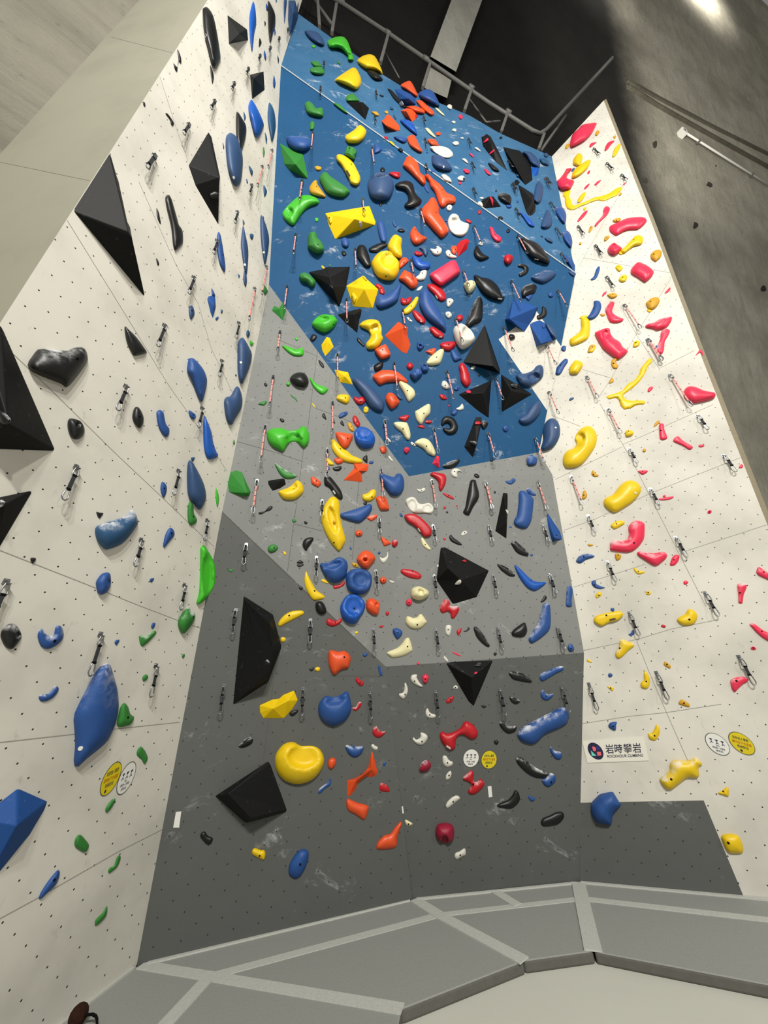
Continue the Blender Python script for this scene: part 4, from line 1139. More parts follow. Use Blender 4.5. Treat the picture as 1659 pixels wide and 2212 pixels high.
b d 1205,740 1240,660 1340,500 1380,360 1410,240 1440,212 1505,225 1525,380 1525,500 1505,600 1420,690 1300,775 1240,792|w;h.45#long blue fin hold at the right of the grey wall
k d 955,655 1000,590 1140,495 1170,530 1188,600 1170,670 1120,705 1040,705 970,680|h.5#black half-round jug
k d 415,565 440,550 500,590 560,670 652,825 640,855 560,810 480,730 440,660|w#glossy black leaf hold left of a quickdraw
k d 268,620 320,600 345,565 362,575 350,605 310,630 280,632
r d 173,630 190,600 245,578 240,620 205,685 185,668
w d 10,600 20,545 60,528 100,550 95,620 75,680 50,688 20,660|b 55,598
p d 110,920 130,915 180,935 240,975 230,982 160,955
k d 705,945 720,925 748,930 745,962 715,965|h.7
w d 0,975 50,1030 55,1060 30,1055 -10,1010
k f 22,1080 120,1055 695,1035 690,1060 420,1700 345,1630|a 390,1285 2.5#inverted black triangular volume, lower wall
p d 425,1220 460,1200 470,1220 440,1235
k d 920,1225 960,1195 1100,1220 1180,1260 1255,1330 1250,1358 1140,1345 990,1310 950,1270|w#black slipper hold with chalked top
w d 125,1425 160,1395 195,1420 185,1450 140,1450|b 158,1428
r d 22,1630 60,1580 120,1548 130,1590 100,1640 40,1652|b 88,1600
b d 1360,1265 1400,1215 1480,1190 1560,1150 1650,1122 1710,1130 1700,1180 1600,1230 1500,1290 1410,1340 1370,1310|w#blue bow hold, lower right grey wall
Q 755,575 785,780 s
Q 1605,565 1670,850 s
Q 790,1450 845,1700 s
@960 1480 300
k d 775,145 790,135 840,150 900,185 890,215 850,228 800,200|w
b d 1148,110 1160,65 1185,58 1210,100 1250,110 1300,100 1290,140 1240,180 1200,180 1160,150|w;b 1218,130#small blue claw hold above the blue baguette hold
k d 440,240 500,250 490,268 460,272
k d 655,450 670,430 700,435 760,480 830,490 862,475 860,530 830,565 770,580 720,555 670,500|w#black half-moon hold with chalked top
b d 870,600 880,560 940,500 1100,410 1300,310 1400,262 1440,260 1480,300 1482,400 1460,460 1380,510 1200,590 1120,670 1060,705 980,695 910,660|w;h.5#long blue baguette-shaped hold
k d 592,675 620,655 648,680 625,712 600,695|h.7
b d 1258,750 1280,735 1310,780 1390,800 1405,850 1380,890 1330,880 1280,820|w
b d 1165,1130 1200,1110 1245,1080 1260,1050 1310,1065 1330,1110 1320,1160 1250,1215 1190,1190|w;b 1275,1160#small blue claw hold below the banana
k d 855,900 870,862 900,855 1000,920 1100,990 1220,1040 1240,1080 1200,1110 1100,1105 1000,1060 900,970|w;h.45#black banana hold with thick chalk
k d 625,1445 660,1410 760,1370 820,1300 840,1255 880,1275 902,1340 890,1400 820,1465 760,1475 650,1462|h.45#black curved hold near the mats
b d 998,1330 1020,1320 1060,1345 1085,1350 1070,1385 1030,1385
k d 1150,1640 1180,1590 1260,1555 1330,1520 1400,1512 1430,1550 1420,1600 1360,1660 1290,1680 1180,1685|h.4#lowest black oval hold
r d -55,580 -30,550 20,575 80,570 140,545 200,500 235,440 265,430 350,480 400,560 400,600 360,645 300,640 240,600 180,600 140,650 130,750 100,778 40,765 -20,700 -50,640|h.5;l 48,740 30 10 35#large red bone-shaped hold
w d -20,850 20,845 55,895 100,920 90,960 40,980 10,970 -20,930|b 38,928
w d 18,1080 45,1040 75,1025 85,1070 60,1120 20,1130|b 55,1078
r d 222,1130 230,1090 290,1035 320,1018 355,1050 345,1100 350,1150 390,1150 430,1118 475,1160 470,1210 400,1280 330,1308 280,1280 300,1230 320,1190 290,1160|w;b 345,1185#red hourglass hold below the white sticker
w d 15,1450 30,1400 90,1340 140,1318 175,1330 182,1360 120,1410 60,1460 30,1470|b 105,1392
r d 22,180 60,148 105,132 110,165 70,205 30,212
Q 655,50 720,290 s
Q 1390,20 1475,235 s
@0 680 300
k f -250,100 10,125 50,200 655,1600 640,1630 -300,1600|a 100,1300 4#giant black pyramid volume cut by the left frame edge
k d 328,600 345,550 450,415 510,405 640,420 800,425 870,395 960,378 1020,410 1048,500 1030,580 870,800 785,868 740,830 560,760 440,710 350,650|h.5;w;b 928,525#big black nose-shaped hold
k d 805,1300 820,1250 860,1237 960,1270 1008,1350 1005,1420 960,1475 900,1488 850,1460 815,1390|h.5;s 930,1310 25 35#round black hold with pocket, left wall
Q 1500,850 1410,1175 s
@250 680 300
k d 105,180 115,138 150,170 250,270 365,430 355,460 230,490 200,460 130,320#black shark-fin hold, left wall
b d 850,640 870,530 905,515 950,535 1040,640 1085,740 1090,820 1060,960 1028,1042 980,970 900,760 852,680|h.45#blue teardrop hold
k d 198,1200 220,1120 255,1097 300,1140 335,1230 325,1310 290,1355 250,1330 205,1260|h.5;b 288,1218
b d 485,1170 500,1145 540,1138 570,1165 600,1300 640,1360 635,1430 600,1462 540,1400 500,1300|h.4#blue bean hold with two bolts
s d 1455,400 1465,320 1510,270 1550,310 1600,400 1628,480 1600,620 1545,760 1510,828 1475,780 1455,650|t 1495,570 10 12;h.45#tall slate blue blob hold by the corner, upper
s d 1293,1040 1320,985 1370,970 1410,900 1445,855 1480,880 1510,980 1512,1060 1490,1140 1430,1240 1385,1315 1350,1300 1310,1200|h.45#slate blue tooth-shaped hold by the corner
b d 875,1140 940,1180 960,1210 940,1245 910,1245 880,1200|s 935,1205 15 20
B d 1063,1207 1090,1260 1145,1400 1170,1540 1215,1660 1222,1655 1215,1700 1130,1730 1080,1690 1050,1560 1045,1300|h.4;b 1168,1570#long bright blue drop hold
c d 1560,225 1575,185 1605,230 1580,270
c d 1425,715 1445,715 1438,740
g d 1400,1530 1412,1490 1425,1530 1412,1555
Q 1025,1110 985,1345 s
Q 1260,545 1220,740 s
@0 960 300
k f -300,700 0,625 360,550 388,570 -100,1400|a 50,720 2.5#black wedge volume on the left frame edge
k d 1150,805 1190,815 1235,820 1220,850 1190,885 1165,860
k d 362,1380 375,1352 430,1362 415,1400 385,1422|h.7
c d 1133,1040 1150,985 1200,955 1360,905 1500,855 1570,785 1605,800 1645,900 1630,980 1480,1170 1300,1252 1240,1240 1160,1150|h.5;w#big teal boxing-glove hold
Q 910,265 765,705 s
@250 960 300
b d 533,520 555,445 605,490 608,560 575,635 545,590|b 580,525
s d 850,380 862,220 895,190 960,280 1040,440 1075,560 1075,660 1010,780 940,720 865,610|h.45#large dark blue torpedo hold
c d 898,160 945,155 935,185 918,205
g d 858,860 862,740 885,680 925,720 935,820 972,900 950,945 900,967 870,940|h.4;b 928,862#dark green chilli-shaped hold
G d 1192,600 1198,520 1220,570 1235,650 1218,750 1200,700|#thin green blade hold
b d 565,1220 580,1120 610,1040 650,995 690,1020 702,1080 650,1150 580,1235|h.4;b 668,1062#blue guitar-pick hold
G j 1003,1660 1010,1300 1010,1240 1050,1200 1080,1230 1160,1370 1205,1480 1212,1600 1190,1700 1110,1810 1045,1880 995,1912 962,1905 990,1790|s 1085,1560 60 230;h.4#tall bright green dish hold on the corner
g d 1335,1500 1365,1490 1385,1498 1415,1485 1400,1510 1380,1525 1355,1512
g f 1335,470 1370,330 1440,305 1510,330 1560,450 1615,560 1600,610 1520,628 1440,600 1350,570|a 1570,580 2#green crumpled volume at the corner
b d 405,1620 420,1600 460,1600 445,1625 425,1648
Q 300,1135 225,1495 s
Q 745,310 690,595 s
Q 1085,900 1045,1150 s
Q 1560,1195 1545,1435 s
@0 1240 300
b d 1145,100 1170,50 1220,-5 1290,-20 1320,10 1325,90 1320,140 1280,215 1210,248 1165,220 1150,160|h.6;s 1300,90 22 30#blue nut-shaped hold
k d 5,740 30,660 90,605 150,593 220,640 258,740 220,820 160,890 120,900 50,850|h.5;w;s 215,730 22 25#black round hold on the left frame edge
b d 448,750 460,690 490,645 530,690 590,740 640,735 660,640 690,605 740,640 762,720 740,790 680,850 600,890 540,893 480,850|w;h.45;b 655,800#blue smile hold
b d 462,1470 490,1440 560,1435 610,1395 660,1335 700,1360 690,1410 630,1480 540,1523 480,1515|w#blue slug hold under the smile hold
b d 1368,820 1385,790 1428,788 1410,830 1388,853
Q 1200,715 1085,1205 s
Q 75,85 -80,600 s
@150 1400 300
b d 48,860 60,780 150,590 280,340 370,220 460,178 490,210 530,330 575,500 590,700 560,870 490,1050 420,1150 200,1330 110,1415 60,1410 50,1340 65,1180 60,1000|h.4;t 132,1198 22 18;w#giant blue leaf-shaped hold, left wall
g d 565,910 580,820 610,700 655,655 700,700 730,790 772,820 760,870 720,920 620,943 575,935|b 700,830;h.5#green heart-like hold beside the giant blue leaf
g d 802,1250 820,1200 850,1170 900,1220 935,1300 925,1350 895,1388 860,1330 810,1285|w#dark green chip hold above the white sticker
g d 870,355 890,325 920,315 942,345 915,385 880,395
g d 1343,95 1362,68 1378,95 1358,122
Q 1030,205 945,600 s
@0 1600 400
b f 150,430 180,430 428,540 400,620 270,840 0,1175 -150,1300 -200,700|a 150,760 2.5#large blue faceted volume on the left frame edge
g d 668,900 690,855 720,843 760,880 798,940 765,1000 720,985 672,950|h.6
g d 945,640 950,595 1000,530 1030,515 1030,545 1000,600 965,640|w
g d 968,1160 980,1140 1020,1120 1050,1040 1075,1028 1080,1060 1050,1130 1000,1175 975,1190#green worm hold
b d 348,1415 360,1370 430,1260 510,1165 530,1165 535,1200 500,1290 420,1370 365,1420|b 488,1248#blue finger hold, low on the left wall
g d 850,1640 860,1600 920,1540 958,1480 955,1560 900,1630 855,1660#lowest green blade hold
@300 1230 200
g d 705,910 740,830 850,700 895,683 930,735 1000,790 1010,850 970,960 900,1060 830,1140 780,1148 730,1090 700,1000|w;h.5;b 978,850#green shell hold under the tall green dish
b d 218,1030 240,965 275,955 297,970 280,1030 240,1065
g d 5,1220 30,1180 130,1195 200,1140 280,1095 315,1130 240,1230 140,1330 65,1378 20,1330|w;h.4#dark green chalky claw hold
c d 192,195 215,170 275,158 250,210 218,235
g d 768,1550 800,1512 825,1530 795,1597
Q 808,270 725,745 s
@440 800 250
g d 780,480 860,440 905,440 900,465 865,500 820,495
k d 863,195 885,180 915,205 905,230 880,225
k d 1088,700 1115,688 1155,715 1150,740 1115,738
g d 1015,1340 1035,1335 1120,1400 1240,1460 1330,1520 1240,1555 1150,1540 1080,1470|w;h.4#dark green half-moon chip hold
Q 1000,85 945,515 l
Q 885,790 825,1290 l
@460 1030 250
k f 785,55 1000,20 1030,30 1050,110 960,170 850,205 790,110|a 960,60 2#black block hold with a round pocket
y d 945,205 1090,150 1170,80 1210,47 1270,90 1298,160 1290,230 1200,310 1110,332 1010,315 960,260|s 1130,140 70 45;h.5;b 1158,172#yellow half-moon jug hold beside the black block
k d 650,515 700,500 740,495 800,430 850,420 858,440 820,480 760,500 700,535 660,530#tiny black bone-shaped hold
g d 783,1030 810,985 870,968 920,990 935,1020 900,1065 840,1088 800,1075|h.5;b 875,1015
g d 1133,625 1155,600 1198,635 1160,655
k d 1302,650 1325,635 1358,660 1330,682
k d 1283,970 1310,900 1370,870 1430,870 1442,900 1400,970 1365,1020 1340,1060 1305,1030|h.5#glossy black kidney hold
k d 1203,1225 1250,1195 1295,1225 1285,1240 1210,1240
k d 1203,1262 1210,1255 1290,1250 1300,1265 1250,1292 1215,1285
y d 1003,1080 1030,1070 1055,1110 1020,1120
k d 1230,1590 1260,1575 1290,1590 1265,1625
y d 1550,1490 1580,1465 1640,1500 1655,1530 1600,1520
y d 1310,1460 1333,1355 1360,1400 1420,1520 1480,1620 1560,1680 1603,1715 1590,1745 1480,1770 1420,1750 1360,1660 1320,1560|h.4;b 1457,1635#yellow crescent hold left of the blue rounds
Q 635,50 600,300 l
Q 1565,340 1560,580 s
Q 480,965 460,1260 s
Q 1485,1150 1485,1420 s
@640 960 250
y d 425,240 440,195 480,215 540,280 520,300 460,290
o d 538,220 560,200 650,180 680,240 640,275 580,280|b 608,200
k d 520,340 560,325 640,312 648,350 610,378 550,375
b d 447,325 470,330 485,355 465,370
k d 950,205 1000,155 1020,170 1020,265 1000,260
b d 1042,255 1070,235 1110,250 1095,275 1055,278
o f 820,250 1035,280 1040,310 1020,385 940,390 950,545 675,515 700,480 830,340|a 890,380 2#orange angular bow-tie hold
o d 208,480 225,462 310,500 355,555 320,613 290,605 220,560|b 288,525
k d 400,470 440,455 490,465 570,560 640,660 668,750 655,790 630,790 560,740 470,620 405,575|h.45;l 545,685 28 7 60#black banana hold above the big yellow one
y d 355,1050 390,900 490,760 560,755 600,790 625,880 625,1010 660,1180 700,1330 700,1400 620,1530 590,1520 490,1400 400,1230|s 520,1080 50 180 -15;h.4;b 540,1408#tallest yellow dish hold, grey wall
m d 525,1105 545,1085 568,1105 560,1135 535,1140|h1
b d 628,1010 640,990 900,910 1040,855 1080,870 1088,920 1040,1010 920,1118 820,1110 690,1070 635,1040|h.45#blue wedge-banana hold beside the tall yellow one
y d 945,745 960,715 1020,700 1080,650 1130,650 1147,690 1130,760 1070,810 1000,815 955,790|h.5;b 1085,755
k d 958,840 980,828 1012,830 1010,860 975,865
o d 1140,770 1170,745 1250,735 1290,770 1330,900 1320,940 1220,945 1190,920 1150,820|h.5#orange chalky block at the draw tip
o d 1005,1050 1040,1030 1140,1003 1162,1010 1160,1045 1080,1100 1055,1090|w
b d 1480,990 1500,985 1525,1020 1520,1045 1490,1025
o d 848,1270 865,1235 895,1227 945,1250 945,1300 895,1320 855,1305|h.6;b 908,1278
o d 1207,1330 1230,1325 1290,1360 1355,1410 1345,1430 1265,1455 1240,1420|b 1287,1362
r d 1368,1420 1380,1375 1420,1365 1455,1390 1450,1440 1410,1472 1375,1455|h.6;w#deep red ball hold
b d 762,1475 780,1470 797,1500 780,1510
b d 1165,1555 1190,1535 1210,1550 1190,1578
Q 445,65 430,480 l
Q 1210,355 1250,750 l
Q 1178,1050 1200,1275 s
@640 1180 250
b d 335,270 355,240 430,240 520,200 600,158 660,165 720,210 740,290 720,400 680,470 600,520 530,525 460,490 400,410|s 520,270 130 45 -15;h.55#blue lipped jug, leftmost of the cluster
b j 705,480 720,400 790,340 900,315 1000,340 1070,400 1085,500 1060,600 1000,670 900,690 810,670 730,600|s 930,480 110 110;h.55#blue round dish in the middle of the cluster
B j 628,880 660,790 720,710 790,685 880,695 960,770 990,840 970,930 920,1010 860,1100 790,1112 720,1090 650,1010|s 820,850 115 125;h.55;b 830,890#bright blue dish, lowest of the cluster
o d 865,190 900,120 960,70 1020,62 1100,110 1135,170 1120,210 1040,310 990,325 940,300 890,240|h.6;s 985,195 28 25#orange rounded square with pocket above the blue round
o d 998,830 1020,770 1080,745 1160,780 1195,830 1180,960 1150,988 1090,975 1010,910|h.6;s 1148,835 22 28#orange rounded pyramid beside the lowest blue dish
m d 795,245 820,235 870,250 893,295 870,305 820,290|b 848,270
w d 1200,155 1230,170 1270,160 1300,130 1300,80 1315,90 1320,140 1300,200 1260,240 1230,235 1205,200|h.4#white crescent claw hold beside the orange square
w d 1335,485 1370,495 1405,510 1390,528 1350,518
o d 1197,485 1215,450 1250,440 1290,465 1290,510 1250,535 1210,520|h.6;b 1252,485
r d 527,580 545,560 620,550 680,500 697,520 680,560 610,600 545,610|b 620,552
r d 428,1090 440,1050 480,1035 560,1070 640,1035 660,1050 650,1080 590,1130 510,1150 450,1130|b 560,1090#red smile hold under the black plug
k d 273,850 290,800 340,785 390,815 430,900 425,950 370,975 320,960 285,920|h.7#black plug hold under the yellow crescent
r d 1280,950 1300,932 1330,945 1328,975 1305,997 1283,980
r d 1190,1140 1250,1135 1245,1155 1220,1170 1195,1165
b d 1382,1200 1400,1180 1450,1175 1510,1210 1520,1260 1460,1330 1430,1315 1390,1250|h.6;b 1458,1238#small blue round hold, center of the grey wall
y d 838,1240 860,1215 885,1225 880,1255 855,1260
b d 952,1550 980,1530 1025,1540 1000,1580 965,1580
o d 458,1650 475,1495 600,1510 680,1500 740,1530 775,1580 780,1640 750,1740 730,1750 650,1770 560,1840 520,1830 480,1750|h.5;b 688,1590#orange cube-like hold
W d 1298,1525 1440,1460 1510,1400 1560,1330 1600,1310 1630,1340 1665,1470 1650,1510 1540,1570 1400,1598 1360,1590|h.4;b 1595,1438#cream boomerang hold
Q 290,160 290,425 s
Q 1138,350 1160,605 s
Q 200,1055 190,1360 s
Q 1100,1185 1135,1465 s
@420 1250 300
k f 585,210 600,212 940,430 1040,800 1035,835 885,1230 860,1250 460,1510 460,1480|a 610,260 .3;900,530 3;950,850 3;850,1170 2#tall black D-shaped volume, grey wall
y d 998,560 1010,510 1070,440 1160,390 1280,380 1308,395 1300,425 1200,480 1100,530 1015,577|h.4;b 1132,440#yellow half-moon hold right of the tall black volume
y d 1030,710 1055,697 1088,710 1088,740 1055,760 1030,745
y f 775,1510 930,1440 1010,1430 1060,1385 1180,1335 1195,1340 1238,1450 1170,1560 1080,1660 1060,1670 820,1670 780,1600|a 940,1550 1.6;1110,1460 1.6#yellow faceted jug block
k d 1138,1600 1200,1568 1240,1570 1230,1600 1180,1642 1145,1635
k d 1368,1080 1395,1070 1430,1055 1420,1090 1395,1108
y d 1440,1070 1470,1055 1500,1065 1495,1100 1465,1108 1442,1095
Q 495,370 475,645 s
Q 1388,490 1375,760 s
Q 355,1270 325,1595 s
Q 1295,1305 1280,1595 s
@780 1080 250
r l 618,240 640,210 720,195 800,215 900,290 990,390 1010,450 1000,515 930,530 890,520 820,430 740,360 660,310|h.45;l 832,430 30 8 55#large glossy red curved plate hold
W d 858,560 885,540 940,620 1000,700 980,720 950,710 880,650|b 920,638
r d 1183,108 1200,90 1220,108 1205,125
k d 1215,175 1240,165 1250,185 1235,195
r d 1172,545 1215,550 1210,575 1190,578
w d 1083,940 1100,925 1120,935 1118,965 1090,965
r d 563,1020 590,990 650,990 760,1010 850,1060 868,1100 840,1130 790,1135 680,1110 590,1060|b 738,1020;h.35#red slug hold under the tilted quickdraw
W j 718,1385 725,1280 800,1240 860,1245 960,1300 968,1370 880,1430 800,1435|s 858,1315 38 42;h.8#cream pocket hold shaped like a nut
p d 645,1450 670,1420 720,1435 732,1480 700,1515 650,1500|h.7;b 688,1465
r d 1130,1580 1140,1500 1190,1430 1240,1420 1275,1470 1280,1520 1320,1520 1380,1520 1408,1560 1390,1620 1330,1700 1290,1690 1275,1620 1240,1600 1170,1625|w;h.4#red butterfly-shaped hold under the big black volume
Q 1028,365 1055,590 s
Q 1045,1080 1080,1330 s
@780 1300 250
W d 640,300 650,215 700,212 740,230 800,220 830,185 870,178 940,280 930,310 860,375 780,390 700,370|h.5;b 806,328#cream saddle hold
w d 708,1100 730,1050 800,1042 800,1090 840,1160 885,1210 850,1220 780,1190 730,1150|h.5;b 768,1137#white claw hold left of the pink knob
p d 875,1085 890,1050 940,1040 970,1080 960,1130 930,1170 890,1150|h.7;b 922,1107#pink knob hold
w d 540,1320 600,1300 620,1240 622,1170 640,1160 670,1240 665,1310 620,1385 590,1390 555,1360|h.5;b 630,1328#tall white claw hold, lower grey wall
w d 923,1600 930,1550 955,1527 990,1590 1068,1620 1060,1660 1000,1670 945,1650|b 985,1620
p d 800,880 815,860 835,875 830,900 810,900
b d 240,930 265,910 300,990 305,1050 270,1055|w
Q 1070,395 1105,660 s
Q 120,1295 140,1625 s
Q 1065,1280 1100,1600 s
@440 1480 300
k d 418,725 440,700 500,640 560,620 590,640 580,690 540,720 480,745 430,745|w;h.5#small black hold with chalk, left of the yellow dish
y j 850,900 870,810 950,710 1040,678 1100,690 1160,725 1300,725 1390,770 1432,850 1435,930 1380,1050 1280,1140 1150,1180 1040,1170 940,1120 870,1020|s 1190,850 170 120;h.5#biggest yellow dish hold, low on the grey wall
k f 135,1325 690,960 770,905 800,940 995,1480 990,1515 520,1645 490,1640|a 290,1300 2;570,1590 2#black wedge volume, lowest on the grey wall
o d 1483,930 1500,885 1540,865 1578,890 1575,950 1530,1005 1490,985|h.6
b d 1367,1290 1380,1240 1440,1190 1490,1150 1510,1108 1525,1130 1510,1200 1450,1240 1390,1300|w#thin chalky blue twig hold
@640 1380 250
r d 848,575 870,545 900,580 965,620 965,650 935,678 900,665 855,610|b 915,628
r d 800,990 850,980 880,930 900,905 935,910 930,960 890,1010 850,1038 820,1020|w#small red hook hold beside the big blue shell
b j 313,1000 340,900 420,820 500,830 600,820 720,750 750,775 790,940 780,1050 700,1170 580,1240 500,1245 400,1200 330,1110|s 560,880 130 50 -10;h.5#big blue shell jug, lower grey wall
r d 1090,1320 1110,1270 1150,1250 1180,1300 1230,1330 1280,1320 1260,1370 1200,1415 1140,1410 1100,1370|w;h.5#dark red claw hold with thick chalk
w d 1073,1535 1095,1505 1130,1530 1168,1550 1160,1590 1110,1585
b d 697,1540 720,1520 830,1540 950,1535 975,1555 920,1660 850,1700 800,1690 740,1640|w;h.5#blue inverted triangle hold
Q 1050,765 1070,1100 s
@700 1540 300
o f 525,650 565,455 585,470 645,715 620,755 550,780 505,760 440,810 400,850 380,920 290,1015 275,990 270,805 380,775 470,720|a 570,670 1.5;380,810 1.5#tall orange bridge hold, lower grey wall
o d 262,1090 275,1025 300,1025 400,1070 500,1095 535,1130 520,1200 490,1270 460,1275 370,1215 290,1170|h.5#orange angular jug under the bridge hold
b d 700,610 720,580 742,595 730,635 705,635
r d 665,860 690,830 760,870 788,930 770,948 670,930|w
w j 1057,310 1070,290 1100,320 1150,290 1150,240 1180,235 1230,265 1235,310 1200,365 1150,385 1090,360|h.5;b 1170,340#white claw hold left of the red bone
q d 1137,670 1160,600 1210,565 1260,575 1278,640 1240,690 1180,705 1145,700|h.7;w#dark crimson thimble hold
q j 1330,1450 1345,1350 1390,1320 1480,1315 1545,1360 1553,1480 1520,1540 1460,1555 1380,1530|s 1440,1500 35 45;h.8#dark crimson apple-shaped hold
W d 965,1285 985,1278 1055,1320 1045,1340 1000,1350 975,1325|b 1008,1328
o d 622,1600 640,1540 720,1460 790,1440 850,1360 910,1298 935,1305 920,1360 880,1480 850,1610 640,1635|h.5#orange boot-shaped hold near the mats
@400 1720 300
k d 178,480 200,430 240,425 270,470 328,500 320,550 280,585 230,550|h.5#small charcoal hold below the lowest black volume
y d 798,650 830,617 900,640 945,645 960,690 940,760 880,740 805,700|h.6;b 890,710#small yellow knob near the mats
b d 1232,890 1250,800 1310,700 1380,635 1440,632 1475,670 1470,760 1430,870 1370,960 1310,985 1250,950|h.5;b 1375,815#blue egg-shaped hold near the mats
@760 1740 300
w d 1225,600 1240,565 1280,550 1340,512 1358,530 1358,590 1310,615 1260,645 1235,630|h.5;b 1295,593#white bow hold, lowest on the grey wall
@1030 260 250
p d 90,320 150,255 165,270 160,290 120,320
p d 175,480 240,420 255,430 240,455 190,490
p d 95,225 140,200 150,210 105,235
@300 350 400
k d 630,290 650,275 680,265 715,280 712,320 680,335 645,325|w
@420 1250 300
k d 830,985 870,960 905,1000 890,1040 850,1035|w
@960 1270 250
k d 440,1110 490,1065 525,1075 530,1130 450,1125|w
@1030 740 250
k d 490,605 540,590 605,595 600,640 560,660 510,640|w
@830 860 250
k d 1225,620 1290,615 1330,640 1310,680 1240,660|w
@600 500 250
k d 730,790 750,755 790,800 800,830 760,825|w
@0 680 300
k d -30,1150 40,1160 130,1250 90,1310 0,1290|w
@0 960 300
k d -20,680 20,660 60,690 40,740 -10,760|w
@600 300 250
y d 1215,1070 1245,1060 1260,1100 1235,1120
'''
# ------------------------------------------------------------------ climbing holds
def smooth_outline(P, n, corner=.0):
    """closed Catmull-Rom through P, resampled to about n points"""
    out = []
    m = len(P)
    L = [(P[(i + 1) % m] - P[i]).length for i in range(m)]; tot = sum(L) or 1
    for i in range(m):
        p0, p1, p2, p3 = P[i - 1], P[i], P[(i + 1) % m], P[(i + 2) % m]
        k = max(1, round(n * L[i] / tot))
        for j in range(k):
            t = j / k
            out.append(.5 * ((2 * p1) + (p2 - p0) * t + (2 * p0 - 5 * p1 + 4 * p2 - p3) * t * t + (3 * p1 - p0 - 3 * p2 + p3) * t ** 3))
    return out
def dist_poly(q, P):
    best = 1e9
    for i in range(len(P)):
        a = P[i - 1]; b = P[i]; d = b - a
        t = max(0, min(1, (q - a).dot(d) / (d.length_squared or 1e-9)))
        e = (q - a - d * t).length
        if e < best: best = e
    return best
def in_poly(q, P):
    r = False; j = len(P) - 1
    for i in range(len(P)):
        if (P[i].y > q.y) != (P[j].y > q.y) and q.x < (P[j].x - P[i].x) * (q.y - P[i].y) / (P[j].y - P[i].y) + P[i].x: r = not r
        j = i
    return r
SKEW = .8
def lift(pl, q, h):
    """raise the wall point q by h; the relief leans with the line of sight the outline was taken along"""
    P = pl.pt(q); d = (P - EYE).normalized()
    s = -d.dot(pl.n)
    s = max(s, .22)
    tang = (-d - pl.n * (-d).dot(pl.n)) / s
    return P + pl.n * h + tang * (h * SKEW)
HOLDS, DRAWS = [], []
